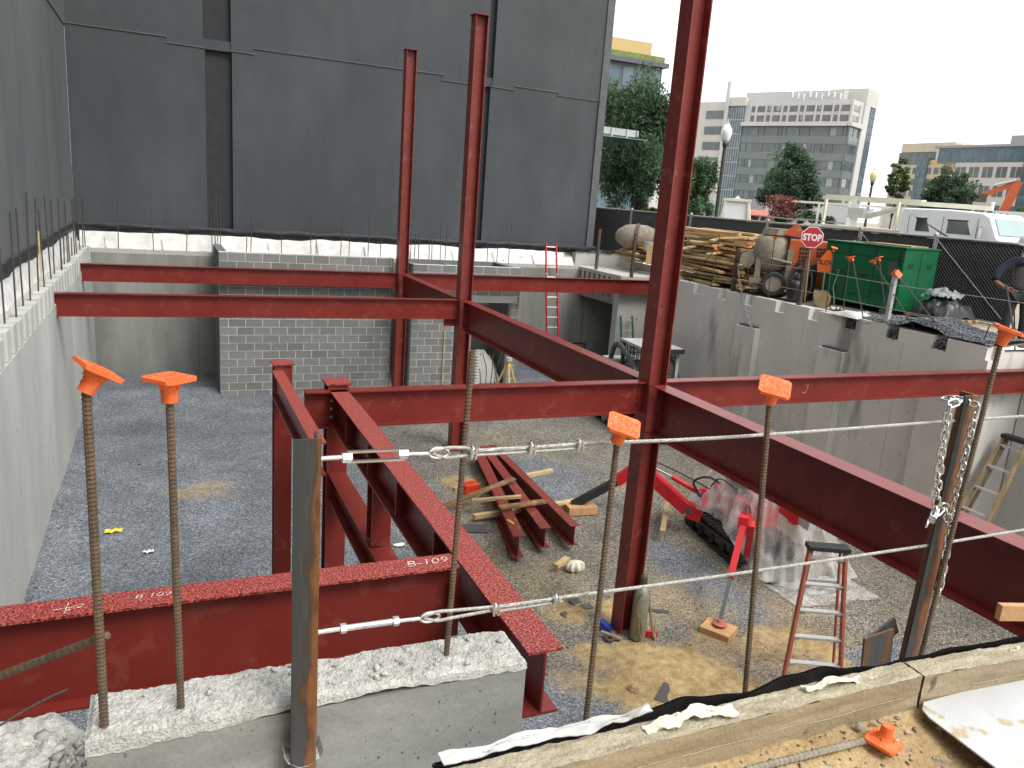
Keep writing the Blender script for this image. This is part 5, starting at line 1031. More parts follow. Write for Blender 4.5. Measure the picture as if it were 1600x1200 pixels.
# ---------------------------------------------------------------- yard strip beyond the right wall
VA = math.radians(-43)                                     # square to the line of sight across the strip
lum_m = {}
def lumber(label, c, L, w_, h, rz, rx=0, mat=None, group='boards in the lumber pile'):
    k = (round(L, 1), w_, h); mat = mat or random.choice(('wood', 'wood', 'wood', 'wood2', 'wood3'))
    if (k, mat) not in lum_m: lum_m[(k, mat)] = MB().box((0, 0, 0), (w_, k[0], h)).mesh('board', M[mat])
    o = bpy.data.objects.new('board', lum_m[(k, mat)]); COL.objects.link(o); o.location = c; o.rotation_euler = (rx, random.uniform(-.06, .06), rz); return tag(o, label, 'board', group)
for lay in range(15):
    z = 3.62+lay*.088
    for i in range(5 if lay < 10 else 3):
        x = 12.5+i*.26+random.uniform(-.1, .1)-(.0 if lay < 8 else -.15); L = random.choice((2.0, 2.4, 2.8, 3.2)); y = 16.6+random.uniform(-.5, .5)+(.2 if lay > 9 else 0)
        lumber('loose board in the yellow lumber pile behind the right wall', (x, y, z+random.uniform(-.015, .015)), L, random.choice((.09, .14, .19)), .05, random.uniform(-.12, .12) if lay % 4 else random.uniform(-.5, .5), random.uniform(-.02, .02))
for i in range(9): lumber('board lying crosswise on the lumber pile', (12.8+random.uniform(-.2, .7), 15.3+random.uniform(-.5, 1.9), 4.4+i*.05), 1.6, .09, .04, random.uniform(.8, 2.2), random.uniform(-.12, .12), group='crosswise boards on the lumber pile')
for i in range(14): lumber('flat board lying on the ground before the lumber pile', (12.62+random.uniform(-.2, .3), 14.9+random.uniform(-.9, 1.2), 3.62+i*.012), 1.6, .14, .03, random.uniform(-.9, .9), 0, 'wood2' if i % 2 else 'wood', group='boards on the ground by the lumber pile')
for i in range(10): lumber('board stacked under the old mixer drum', (13.7+random.uniform(-.3, .3), 21.6+random.uniform(-.3, .3), 3.66+i*.05), 1.8, .14, .045, random.uniform(-.3, .3), group='boards under the old mixer drum')
pb_ = thing('plywood_piece', 'upright yellow plywood piece by the old mixer drum', 'plywood', (13.6, 20.3, 3.62), VA); MB().box((0, 0, .3), (.75, .03, .55)).build('panel', M['wood'], pb_)
om = thing('mixer_drum', 'old cement-caked mixer drum lying on boards by the fence', 'drum', (13.8, 21.8, 4.12), math.radians(-40)); R9 = Matrix.Rotation(math.pi/2, 3, 'Y')
MB().lathe([(.12, -.75), (.2, -.7), (.36, -.45), (.4, -.1), (.38, .2), (.25, .6), (.2, .62)], 20, (0, 0, .25), R9).build('shell', M['mud'], om, smooth=True); MB().lathe([(.405, -.12), (.425, -.1), (.425, -.02), (.405, 0)], 20, (0, 0, .25), R9).build('ring_gear', M['rust'], om)
bk = thing('bucket', 'grey bucket beside the old mixer drum', 'bucket', (13.55, 20.85, 4.0)); MB().lathe([(.13, 0), (.16, .3), (.15, .3), (.12, .02)], 14).build('pail', M['ltgrey'], bk)
# orange cement mixer
mx_ = thing('cement_mixer', 'muddy orange cement mixer on wheels behind the right wall', 'mixer', (12.75, 13.95, 3.6), VA)
dr = MB().lathe([(.12, -.05), (.3, .0), (.4, .12), (.42, .42), (.36, .7), (.28, .8), (.27, .8)], 22, (-.3, .15, .55), Euler((.12, -.12, 0)).to_matrix()).build('drum', M['mud'], mx_, smooth=True)
MB().prism([(-.62, -.1, 1.33), (-.3, -.28, 1.33), (.1, -.05, 1.33), (.0, .35, 1.33), (-.5, .4, 1.33)], (.03, 0, .14)).build('hopper', M['mud'], dr)
MB().prism([(-.2, -.2, 1.36), (.35, -.2, 1.3), (.1, -.2, 1.62)], (0, .4, 0)).build('spout', M['orange'], dr)
hsg = soft(MB().box((.42, .05, .78), (.85, .62, .98)).build('engine_housing', M['orange'], mx_), .02)
for r in range(6):
    for c in range(4):
        if (r, c) not in ((5, 3), (5, 0)): MB().box((.24+c*.062, -.262, 1.08-r*.085), (.048, .004, .062)).build('grille_slot', M['black'], hsg)
for r in range(3):
    for c in range(4): MB().box((.6+c*.062, -.262, 1.1-r*.07), (.048, .004, .05)).build('grille_slot', M['black'], hsg)
MB().box((.05, -.05, .6), (.12, .5, .9)).build('end_panel', M['mud'], mx_); MB().box((.0, .0, .3), (1.5, .5, .1)).build('frame', M['mud'], mx_)
def wheel(root, c, r, wd, rim='mud', name='wheel'):
    t = MB().lathe([(r*.62, -wd/2), (r*.9, -wd/2), (r, -wd*.3), (r, wd*.3), (r*.9, wd/2), (r*.62, wd/2), (r*.62, -wd/2)], 22, c, Matrix.Rotation(math.pi/2, 3, 'X'), caps=False).build(name, M['track'], root)
    MB().lathe([(.02, -wd*.35), (r*.2, -wd*.42), (r*.25, -wd*.3), (r*.6, -wd*.25), (r*.63, -wd*.45), (r*.63, wd*.45), (.02, wd*.4)], 18, c, Matrix.Rotation(math.pi/2, 3, 'X')).build('rim', M[rim], t); return t
wheel(mx_, (-.22, -.32, .27), .27, .16); wheel(mx_, (-.22, .42, .27), .27, .16); MB().box((-.6, .0, .45), (.12, .4, .7)).build('stand', M['mud'], mx_)
MB().tube((.1, -.3, .75), (-.35, -.3, .82), .03, 8).build('handle_bar', M['mud'], mx_)
MB().tube((-.85, -.1, .75), (-.85, .1, .75), .17, 14).build('hand_wheel', M['mud'], mx_)
rbg = thing('rubbish_bag', 'black rubbish bag standing in front of the orange mixer', 'bag', (12.42, 13.2, 3.56)); MB().grid(lambda u, v: V(((.2+.03*nz((math.cos(u*6.28)*2, math.sin(u*6.28)*2, v*3)))*math.sin(v*math.pi)**.45*math.cos(u*6.283), (.18+.03*nz((u, v*4, 2)))*math.sin(v*math.pi)**.45*math.sin(u*6.283), .25-.25*math.cos(v*math.pi))), 30, 14).build('bag', M['tarp'], rbg, smooth=True)
mb = MB()
for i in range(24): a = random.random()*6.3; mb.box((.1*math.cos(a), .1*math.sin(a), .5+random.random()*.1), (.12, .03, .02), Euler((random.random()*3, random.random()*3, a)).to_matrix())
mb.build('scraps', M['dkgrey'], rbg)
br_ = thing('barrel', 'black plastic barrel between the mixer and the generator', 'barrel', (12.82, 13.42, 3.6)); MB().lathe([(.2, 0), (.235, .04), (.235, .26), (.245, .28), (.235, .3), (.235, .52), (.245, .54), (.235, .56), (.235, .76), (.2, .8), (.02, .8)], 22).build('shell', M['black'], br_, smooth=True)
hs_ = thing('hose_coil', 'coiled grey hose hung in front of the black barrel', 'hose', (12.58, 13.28, 3.6), VA); MB().sweep([(.24*math.cos(i*.3)*(1+.05*math.sin(i*.7)), .02*math.sin(i*.11)-.02*i/60, .38+.34*math.sin(i*.3)*(1+.04*math.sin(i))) for i in range(80)], .018, 6).build('hose', M['dkgrey'], hs_, smooth=True)
sw_ = thing('small_wheel', 'small wooden cable reel lying by the generator corner', 'reel', (12.62, 12.62, 3.56), VA); MB().lathe([(.03, -.07), (.17, -.07), (.17, -.045), (.08, -.04), (.08, .04), (.17, .045), (.17, .07), (.03, .07)], 18, (0, 0, .17), Matrix.Rotation(math.pi/2, 3, 'X')).build('reel', M['wood2'], sw_)
# signs
def octa(r): return [(r*math.cos(math.pi/8+i*math.pi/4), r*math.sin(math.pi/8+i*math.pi/4)) for i in range(8)]
sp = thing('stop_sign', 'red STOP paddle leaning on the mixer housing', 'sign', (12.45, 13.1, 3.6), VA); S3 = lambda P_, y: [(a+.07, y, b+1.36) for a, b in P_]
MB().prism(S3(octa(.235), -.02), (0, .012, 0)).build('sign_plate', M['signwhite'], sp); MB().prism(S3(octa(.216), -.0235), (0, .003, 0)).build('red_face', M['stopred'], sp); MB().bar((.07, .005, 1.1), (.12, .02, .02), .03, .03).build('handle', M['wood2'], sp)
def ltext(root, s, c, h, mat, fw_=1.0, thick=.012):
    cu = bpy.data.curves.new('lettering', 'FONT'); cu.body = s; cu.size = h; cu.align_x = 'CENTER'; cu.align_y = 'CENTER'; cu.extrude = .001; cu.offset = thick; cu.resolution_u = 3
    tmp = bpy.data.objects.new('lettering', cu); COL.objects.link(tmp); me = bpy.data.meshes.new_from_object(tmp.evaluated_get(bpy.context.evaluated_depsgraph_get())); bpy.data.objects.remove(tmp); bpy.data.curves.remove(cu)
    me.transform(Matrix.Translation(V(c)) @ Matrix(((fw_, 0, 0), (0, 0, -1), (0, 1, 0))).to_4x4()); me.materials.clear(); me.materials.append(mat); o = bpy.data.objects.new('lettering', me); COL.objects.link(o); o.parent = root
ltext(sp, 'STOP', (.07, -.0265, 1.35), .19, M['signwhite'], .82, .008)
ss_ = thing('slow_sign', 'orange SLOW diamond sign below the STOP paddle', 'sign', (12.62, 12.98, 3.6), VA); pr_ = [(.06, .66), (.42, .64), (.42, .84), (.27, 1.14), (.2, 1.14), (.03, .86)]
MB().prism([(a, -.02, b) for a, b in pr_], (0, .01, 0)).build('sign_plate', M['black'], ss_); MB().prism([(.225+(a-.225)*.93, -.0235, .88+(b-.88)*.93) for a, b in pr_], (0, .003, 0)).build('orange_face', M['signorange'], ss_); ltext(ss_, 'SLOW', (.225, -.0265, .86), .13, M['black'], .85, .004); MB().bar((.22, .0, .68), (.24, .02, .02), .03, .03).build('handle', M['wood2'], ss_)
# green generator
GA = math.atan2(11.58-12.64, 13.57-12.65)
gn = thing('generator', 'large green metal generator box behind the right wall', 'generator', (12.85, 12.97, 3.6), -math.pi/2)
gb = soft(MB().box((1.0, .45, .72), (2.0, .9, 1.18)).build('housing', M['greengen'], gn), .015)
MB().box((1.0, .45, 1.325), (2.04, .94, .03)).build('lid', M['greengen'], gn); MB().box((1.3, .5, 1.355), (1.1, .5, .025), Rz(.05)).build('plywood_top', M['wood2'], gn)
MB().box((1.12, -.003, .68), (.16, .006, .14)).build('latch_recess', M['greendk'], gb); MB().box((1.5, -.003, .5), (.4, .006, .19)).build('vent', M['greendk'], gb)
for z in np.linspace(.43, .57, 6): MB().box((1.5, -.008, z), (.38, .008, .014)).build('louvre', M['greengen'], gb)
MB().box((1.78, -.003, .92), (.2, .006, .24)).build('control_panel', M['dkgrey'], gb)
for i in range(3): MB().box((1.93, -.012, 1.22-.09*i), (.09, .02, .06)).build('hinge', M['greendk'], gb)
for y, z in ((.2, 1.0), (.7, 1.0)): MB().box((2.004, y, z), (.012, .12, .08)).build('handle', M['greendk'], gb)
MB().box((2.002, .45, .72), (.006, .012, 1.1)).build('door_gap', M['greendk'], gb)
chm = MB().sweep([(.45+.02*math.cos(i), -.004, .72+.03*math.sin(i)) for i in np.linspace(0, 9, 24)], .004, 4).build('chalk_scrawl', M['chalk'], gb); MB().sweep([(.41, -.004, .66), (.44, -.004, .7), (.4, -.004, .75)], .004, 4).build('chalk_scrawl', M['chalk'], gb)
for x in (.3, 1.7): MB().box((x, .45, .065), (.14, .9, .13)).build('skid', M['dkgrey'], gn)
MB().sweep(arc([(.45, -.01, .66), (.4, -.03, .4), (.48, -.05, .2), (.55, -.08, .02)], 8), .008, 6).build('cable', M['ltgrey'], gn)
tp = thing('tarp_heap', 'crumpled black and grey tarp beside the generator', 'tarp', (13.35, 10.35, 3.75)); 
def heap(sx, sy, h, s): return lambda u, v: V((sx*(u-.5), sy*(v-.5), h*max(0, math.sin(math.pi*u)*math.sin(math.pi*v))**.5+.1*nz((u*5, v*5, s))+.05*nz((u*14, v*14, s))))
MB().grid(heap(.9, .8, .36, 2), 30, 30).build('black_sheet', M['tarp'], tp, smooth=True); MB().grid(lambda u, v: heap(.6, .5, .1, 5)(u, v)+V((.0, .05, .36)), 24, 24).build('grey_sheet', M['greytarp'], tp, smooth=True)
pal = thing('timber_beam', 'long pale timber lying along the foot of the fence', 'timber', (14.1, 11, 3.6)); MB().bar((13.9, 12.3, 3.66), (14.05, 9.2, 3.64), .12, .1).build('timber', M['timber_top'], pal, w=True)
# gravel heap over the wall
def heap_z(x, y):
    a = sstep(7.6, 8.4, y)*sstep(11.6, 10.6, y)*sstep(13.3, 12.5, x)
    return 3.5+.08*sstep(12.2, 12.9, x)+ a*(.14+.13*math.exp(-((y-9.6)/.5)**2)+.05*nz((x, y, 3), 2.5))
def heap_f(u, v):
    x = 12.01+1.42*u; y = 8.33+3.67*v; z = heap_z(max(x, 12.1), y)
    if x < 12.12: z -= (12.12-x)*.7*(1+.6*nz((y, 2, 2), 3))
    return V((x, y, z+.015*nz((x, y, 1), 14)+.01*nz((x, y, 6), 30)))
gh = thing('gravel_heap', 'dark grey gravel heap spilling over the right wall', 'gravel', (12.4, 9.4, 3.5)); M['gravdk'] = pmat('dark_gravel', [(.3, (.075, .082, .092)), (.5, (.14, .15, .163)), (.7, (.25, .262, .275))], scale=55, detail=2, rough=.95, bump=.9, bscale=60)
MB().grid(heap_f, 40, 130).build('heap', M['gravdk'], gh, w=True)
pp = []; cc = []; ss = []
for i in range(9500):
    u, v = random.random()**1.3, random.random(); p = heap_f(u, v); g = .08+.24*random.random()**1.4
    if 8.3 < p.y < 11.5: pp.append(tuple(p+V((0, 0, .004))-V(gh.location))); ss.append(random.uniform(.01, .022)); cc.append((g*.95, g, g*1.08))
for ya in (9.36, 10.34, 11.32):            # stones caught in the wall pockets
    for i in range(140):
        g = .05+.15*random.random(); p = V((random.uniform(11.985, 12.12), ya-.13+random.uniform(-.12, .12), random.uniform(3.3, 3.5))); pp.append(tuple(p-V(gh.location))); ss.append(random.uniform(.012, .03)); cc.append((g*.95, g, g*1.08))
scatter_stones('stones', np.array(pp), np.array(ss), np.array(cc), gh)
sk_ = thing('burst_sack', 'burst white cement sack hanging over the right wall edge', 'sack', (12.1, 11.35, 3.55)); MB().grid(lambda u, v: V((-.16+.5*v, -.35+.7*u, (.1+.05*nz((u*4, v*3, 2)))*math.sin(math.pi*u)**.4*math.sin(math.pi*v)**.4+.01)), 20, 16).build('sack', M['fabric'], sk_, smooth=True)
for i, (x, y) in enumerate(((12.5, 12.1), (12.75, 11.6), (12.6, 13.6), (12.5, 15.0))):
    tag(MB().sheet(lambda u, v: V((x+.28*(u-.5), y+.22*(v-.5), 3.585+.1*abs(nz((u*3, v*3, i*2))))), 12, 10, t=.004).build('paper_litter', M['fabric'], smooth=True), ['pale litter on the ground before the generator', 'pale litter near the generator corner', 'pale litter beside the rubbish bag', 'pale litter before the lumber boards'][i], 'litter')
# chain-link fence with black screen
XF = 14.4; ZF0, ZF1 = 3.62, 5.19; fposts = [9.75, 11.64, 13.6, 16.68, 20.04, 23.4, 26.2]
fe = thing('chain_link_fence', 'chain link fence with black windscreen along the yard', 'fence', (XF, 17, ZF0))
for y in fposts: p = MB().tube((XF, y, ZF0-.05), (XF, y, ZF1), .038, 10).build('post', M['steelpost'], fe, w=True); MB().lathe([(.045, 0), (.045, .03), (.02, .06), (.004, .065)], 10, (XF, y, ZF1)).build('post_cap', M['steelpost'], p, w=True)
for a, b in zip(fposts[:-1], fposts[1:]):
    MB().tube((XF, a, ZF1-.03), (XF, b, ZF1-.03), .026, 8).build('top_rail', M['steelpost'], fe, w=True); MB().tube((XF, a, ZF0+.05), (XF, b, ZF0+.05), .022, 8).build('bottom_rail', M['steelpost'], fe, w=True)
    if b < 15: MB().tube((XF-.01, b-.05, ZF1-.08), (XF-.01, a+.1, ZF0+.1), .012, 6).build('brace_rod', M['steelpost'], fe, w=True)
    mb = MB(); mb.sheet(lambda u, v: V((XF+.045+.02*nz((u*(b-a)*1.5, v*2, a)), a+.03+(b-a-.06)*u, ZF0+.06+(ZF1-ZF0-.11)*v-.03*(v > .99)*abs(nz((u*8, 1, a))))), int((b-a)*10), 8, t=.004, nrm=(1, 0, 0)); mb.build('windscreen', M['screen'], fe, w=True, smooth=True)
    mb = MB(); H = ZF1-ZF0-.1; dgl = .072; n = int((b-a+H)/dgl)
    for k in range(n):
        s = a-H+k*dgl
        for sg in (0, 1):
            ya, yb = s, s+H; za, zb = ZF0+.05, ZF1-.05
            if ya < a: za += a-ya; ya = a
            if yb > b: zb -= yb-b; yb = b
            if zb-za < .02: continue
            if sg: za, zb = ZF0+ZF1-za, ZF0+ZF1-zb
            mb.tube((XF-.012+.008*sg, ya, za), (XF-.012+.008*sg, yb, zb), .0042, 3)
    mb.build('chain_link', M['linkwire'], fe, w=True, kind='stuff')
lk = thing('fence_lamp', 'small round silver lamp on the fence post by the generator', 'lamp', (XF-.1, 13.6, 4.85)); MB().lathe([(.02, -.1), (.07, -.07), (.085, 0), (.06, .07), (.02, .09)], 14).build('globe', M['zinc'], lk); MB().box((.03, 0, .12), (.05, .08, .06)).build('bracket', M['dkgrey'], lk)
# ---------------------------------------------------------------- worker at the right edge
def skin_obj(name, verts, edges, rad, mat, parent, sub=2):
    me = bpy.data.meshes.new(name); me.from_pydata(verts, edges, []); me.materials.append(mat); o = bpy.data.objects.new(name, me); COL.objects.link(o); o.parent = parent
    sm = o.modifiers.new('skin', 'SKIN'); sm.use_smooth_shade = True
    if not me.skin_vertices: me.attributes
    for i, r in enumerate(rad): me.skin_vertices[0].data[i].radius = (r, r) if not isinstance(r, tuple) else r
    me.skin_vertices[0].data[0].use_root = True; s = o.modifiers.new('sub', 'SUBSURF'); s.levels = sub; s.render_levels = sub; return o
def chain_skin(name, chains, mat, parent, sub=2):
    vs, es, rs = [], [], []; idx = {}
    for ch_ in chains:
        prev = None
        for p, r in ch_:
            if p not in idx: idx[p] = len(vs); vs.append(p); rs.append(r)
            if prev is not None and prev != idx[p]: es.append((prev, idx[p]))
            prev = idx[p]
    me = bpy.data.meshes.new(name); me.from_pydata(vs, es, []); me.materials.append(mat); o = bpy.data.objects.new(name, me); COL.objects.link(o); o.parent = parent
    o.modifiers.new('skin', 'SKIN').use_smooth_shade = True
    if len(me.skin_vertices) == 0:
        bpy.context.view_layer.objects.active = o; o.select_set(True)
        try: bpy.ops.mesh.customdata_skin_add()
        except Exception: pass
        o.select_set(False)
    for i, r in enumerate(rs): me.skin_vertices[0].data[i].radius = (r, r) if not isinstance(r, tuple) else r
    me.skin_vertices[0].data[0].use_root = True; s = o.modifiers.new('sub', 'SUBSURF'); s.levels = sub; s.render_levels = sub; return o
pe = thing('person', 'person in white hard hat, grey vest and navy sleeves bending at the right edge', 'person', (12.86, 8.62, 3.52), VA)
PV = (0.0, 0, .9)
chain_skin('trousers', [[(PV, (.15, .13)), ((-.1, 0, .82), (.11, .11)), ((-.12, -.02, .48), .085), ((-.13, .02, .1), .07)], [(PV, (.15, .13)), ((.1, 0, .82), (.11, .11)), ((.13, -.04, .48), .085), ((.16, .04, .1), .07)]], M['denim'], pe)
chain_skin('vest', [[((0, 0, .9), (.15, .12)), ((-.01, -.02, 1.08), (.16, .13)), ((-.03, -.07, 1.28), (.19, .14)), ((-.05, -.1, 1.4), (.15, .1))]], M['vest'], pe)
chain_skin('shirt', [[((-.05, -.1, 1.4), (.13, .09)), ((-.22, -.12, 1.38), .085), ((-.42, -.2, 1.2), .07), ((-.46, -.26, 1.06), .06)], [((-.05, -.1, 1.4), (.13, .09)), ((.15, -.1, 1.38), .085), ((.24, -.16, 1.14), .07), ((.12, -.3, 1.02), .055)]], M['navy'], pe)
chain_skin('head', [[((-.06, -.14, 1.5), .055), ((-.08, -.17, 1.58), .06), ((-.1, -.2, 1.66), (.085, .095)), ((-.1, -.2, 1.73), .07)]], M['skin'], pe)
hd = [[((-.46, -.26, 1.06), .042), ((-.36, -.31, .99), .036), ((-.28, -.34, .95), (.042, .025))]]
for k, (dx, dz, L) in enumerate(((.0, .03, .07), (.015, .012, .085), (.015, -.008, .08), (.0, -.028, .06))): hd.append([((-.28, -.34, .95), (.042, .025)), ((-.25+dx, -.355, .945+dz), .012), ((-.25+dx+L*.6, -.37, .94+dz), .0095), ((-.25+dx+L*.8, -.35, .93+dz-.02), .008)])
hd.append([((-.36, -.31, .99), .036), ((-.32, -.34, 1.0), .013), ((-.28, -.37, 1.0), .01)]); chain_skin('hand', hd, M['skin'], pe)
chain_skin('hand', [[((.12, -.3, 1.02), .04), ((.05, -.33, .98), (.04, .03)), ((-.0, -.34, .95), .02), ((-.03, -.33, .92), .015)]], M['skin'], pe)
MB().lathe([(.155, .0), (.15, .01), (.125, .015), (.122, .06), (.09, .115), (.04, .14), (.004, .145)], 20, (-.1, -.21, 1.7), Euler((.35, -.15, 0)).to_matrix()).build('hard_hat', M['white'], pe, smooth=True)
for x, y in ((-.13, -.04), (.16, .0)): soft(MB().box((x, y, .06), (.11, .28, .12)).build('boot', M['wood2'], pe), .03)
MB().bar((-.3, -.36, 1.0), (-.02, -.3, .2), .025, .025).build('tool_handle', M['dkgrey'], pe)
for z in (.32, .72, 1.1): MB().box((1.0, -.004, z), (1.98, .006, .008)).build('panel_seam', M['greendk'], gb)
for x in (.66, 1.33): MB().box((x, -.004, .72), (.01, .006, 1.14)).build('panel_seam', M['greendk'], gb)
plt = thing('pallet', 'low timber pallet under the tarp heap', 'pallet', (13.35, 10.35, 3.6))
for i in range(5): MB().box((-.4+.2*i, 0, .12), (.12, .9, .025)).build('slat', M['wood2'], plt)
for y in (-.35, .35): MB().box((0, y, .055), (.95, .09, .1)).build('bearer', M['wood2'], plt)
# ---------------------------------------------------------------- street beyond the fence
def side_prism(mb, prof, x0, x1):
    """profile in (y,z) extruded across x"""
    return mb.prism([(x0, y, z) for y, z in prof], (x1-x0, 0, 0))
tr = thing('crane_truck', 'white crew cab boom truck parked beyond the fence', 'truck', (31, 22, 3.52))
cab = side_prism(MB(), [(0, .5), (.15, .5), (.15, 1.5), (.3, 1.62), (.72, 2.4), (1.05, 2.55), (2.6, 2.62), (5.0, 2.6), (5.1, 2.4), (5.1, .5)][::-1], 0, 2.35).build('cab', M['white'], tr)
soft(cab, .1, 4)
MB().prism([(.2, .33, 1.68), (2.15, .33, 1.68), (2.1, .68, 2.33), (.25, .68, 2.33)], (0, -.045, .025)).build('windscreen', M['windscreen'], cab)
for ya, yb in ((1.35, 2.6), (3.35, 4.2)): w_ = MB().prism([(-.012, ya+.1, 1.62), (-.012, yb, 1.62), (-.012, yb, 2.15), (-.012, ya+.35, 2.15)], (.02, 0, 0)).build('side_window', M['glass_dk'], cab); MB().prism([(-.016, ya+.3, 2.15), (-.016, yb+.05, 2.15), (-.016, yb+.05, 2.21), (-.016, ya+.3, 2.21)], (.01, 0, 0)).build('rain_guard', M['black'], w_)
for y in (1.2, 2.85, 4.6): MB().box((-.004, y, 1.5), (.012, .02, 1.6)).build('door_seam', M['dkgrey'], cab)
for i in range(5): MB().lathe([(.05, 0), (.06, .02), (.03, .05)], 10, (.35+i*.41, 1.42, 2.56)).build('roof_light', M['dkgrey'], cab)
for x, s in ((-.22, 1), (2.55, 1)): m_ = MB().box((x, .9, 1.75), (.22, .08, .42)).build('mirror', M['white'] if x > 0 else M['ltgrey'], tr); MB().bar((x*.9, .95, 1.95), (.1 if x < 0 else 2.3, 1.0, 2.0), .03, .03).build('mirror_arm', M['dkgrey'], m_)
MB().box((1.17, 7.8, 1.15), (2.35, 5.2, .7)).build('body', M['white'], tr); MB().box((1.17, 7.8, 1.54), (2.45, 5.3, .08)).build('body_rail', M['cream'], tr)
for y in (1.0, 7.0, 9.5): 
    for x in (.05, 2.3): MB().lathe([(.05, -.14), (.3, -.15), (.48, -.12), (.48, .12), (.3, .15), (.05, .14)], 20, (x, y, .48), Matrix.Rotation(math.pi/2, 3, 'Y')).build('wheel', M['black'], tr)
bm = MB().bar((1.2, 11.2, 2.95), (1.2, 1.6, 2.78), .22, .2).build('boom', M['cream'], tr); MB().bar((1.2, 11.0, 2.98), (1.2, 5, 2.88), .28, .26).build('boom_sleeve', M['cream'], bm); MB().box((1.2, 1.6, 2.9), (.1, .1, .3)).build('boom_tip', M['white'], bm)
MB().tube((1.2, 9.0, 1.5), (1.2, 9.0, 2.9), .22, 12).build('turret', M['white'], tr); MB().tube((1.2, 8.2, 2.1), (1.2, 6.2, 2.6), .14, 10).build('lift_cylinder', M['ltgrey'], tr); MB().box((1.2, 8.6, 2.25), (.7, 1.0, .5)).build('winch', M['ltgrey'], tr)
for y in (5.5, 10.0): MB().bar((.2, y, 1.5), (.2, y, 2.85), .12, .12).build('boom_rest', M['cream'], tr)
pk_ = thing('pickup_truck', 'dark pickup with pale ladder rack behind the STOP sign', 'pickup', (20.2, 20.6, 3.35))
c_ = side_prism(MB(), [(0, .45), (0, .95), (1.2, 1.05), (1.75, 1.7), (3.2, 1.72), (3.6, 1.1), (5.2, 1.1), (5.2, .45)][::-1], 0, 1.85).build('cab', M['dkgrey'], pk_); soft(c_, .05)
MB().prism([(.15, 1.24, 1.12), (1.7, 1.24, 1.12), (1.62, 1.7, 1.64), (.22, 1.7, 1.64)], (0, -.02, .02)).build('windscreen', M['windscreen'], c_); MB().prism([(-.01, 1.6, 1.12), (-.01, 3.25, 1.12), (-.01, 3.05, 1.62), (-.01, 1.95, 1.62)], (.015, 0, 0)).build('side_window', M['glass_dk'], c_)
for i in range(5): MB().box((.35+.28*i, 1.78, 1.75), (.16, .1, .05)).build('roof_light', M['cap'] if i % 2 else M['ltgrey'], c_)
for x in (.05, 1.8):
    MB().bar((x, 3.6, 1.1), (x, 3.3, 1.95), .05, .05).build('rack_post', M['ltgrey'], pk_); MB().bar((x, 3.3, 1.95), (x, .9, 1.9), .04, .04).build('rack_rail', M['ltgrey'], pk_)
for y in (.9, 4.2):
    for x in (.05, 1.8): MB().lathe([(.05, -.1), (.25, -.11), (.36, -.09), (.36, .09), (.25, .11), (.05, .1)], 18, (x, y, .36), Matrix.Rotation(math.pi/2, 3, 'Y')).build('wheel', M['black'], pk_)
sb = thing('sign_frame', 'cream wooden A-frame board standing above the fence', 'board', (23.9, 29.9, 3.4), math.radians(-39))
MB().prism([(-.5, 0, 1.6), (.5, 0, 1.6), (.5, 0, 2.55), (.12, 0, 2.58), (0, 0, 2.72), (-.12, 0, 2.58), (-.5, 0, 2.55)], (0, .04, 0)).build('panel', M['white'], sb)
for s in (-1, 1): MB().bar((s*.72, -.03, .2), (s*.5, -.03, 2.5), .1, .1).build('leg', M['cream'], sb); MB().bar((s*.9, .5, .2), (s*.52, .06, 2.4), .08, .08).build('rear_leg', M['cream'], sb)
MB().bar((-.62, -.03, 2.5), (.62, -.03, 2.5), .1, .12).build('top_rail', M['cream'], sb)
kk = thing('market_hut', 'small timber hut with red roof behind the fence', 'hut', (26.3, 31.6, 3.4), math.radians(-42)); 
for i in range(9): MB().box((-.9+i*.22, 0, 1.15), (.17, .1, 1.5)).build('plank', M['plank'], kk)
MB().prism([(-.6, -.3, 1.85), (.7, -.3, 1.85), (.7, .5, 2.1), (-.6, .5, 2.1)], (0, 0, .06)).build('roof', M['frp'], kk); MB().box((0, .5, 1.0), (2.0, .8, 1.7)).build('body', M['plank'], kk)
def lamp(label, x, y, z1, globe, h0=3.5, sc=1.0):
    t = thing('street_lamp', label, 'street lamp', (x, y, h0)); H = z1-h0-1.15*sc
    MB().lathe([(.22*sc, 0), (.22*sc, .5), (.15*sc, .6), (.14*sc, 1.2), (.1*sc, 1.3), (.085*sc, H-.3), (.07*sc, H-.25), (.12*sc, H-.15), (.15*sc, H), (.12*sc, H+.02)], 14).build('pole', M['black'], t, smooth=True)
    MB().lathe([(.12*sc, H), (.22*sc, H+.2*sc), (.28*sc, H+.5*sc), (.26*sc, H+.68*sc), (.14*sc, H+.88*sc), (.07*sc, H+.95*sc)], 16).build('globe', globe, t, smooth=True)
    MB().lathe([(.1*sc, H+.93*sc), (.09*sc, H+1.0*sc), (.03*sc, H+1.05*sc), (.05*sc, H+1.1*sc), (.01, H+1.18*sc)], 10).build('finial', M['ltgrey'], t)
    for z in (H-.9*sc, H-2.4*sc): MB().bar((-.75*sc, .55*sc, z), (0, 0, z), .03, .05).build('banner_arm', M['ltgrey'], t)
lamp('near black street lamp with frosted white globe', 26.1, 34.2, 9.85, pmat('frosted_globe', two((.72, .74, .74), .04), rough=.25, bump=0))
lamp('far street lamp with cream globe before the glass tower', 49.5, 46.4, 9.45, pmat('cream_globe', two((.62, .56, .32), .06), rough=.3, bump=0), 3.5)
ex = thing('excavator', 'orange excavator with raised arm far beyond the truck', 'excavator', (66, 47.5, 3.4), math.radians(-52))
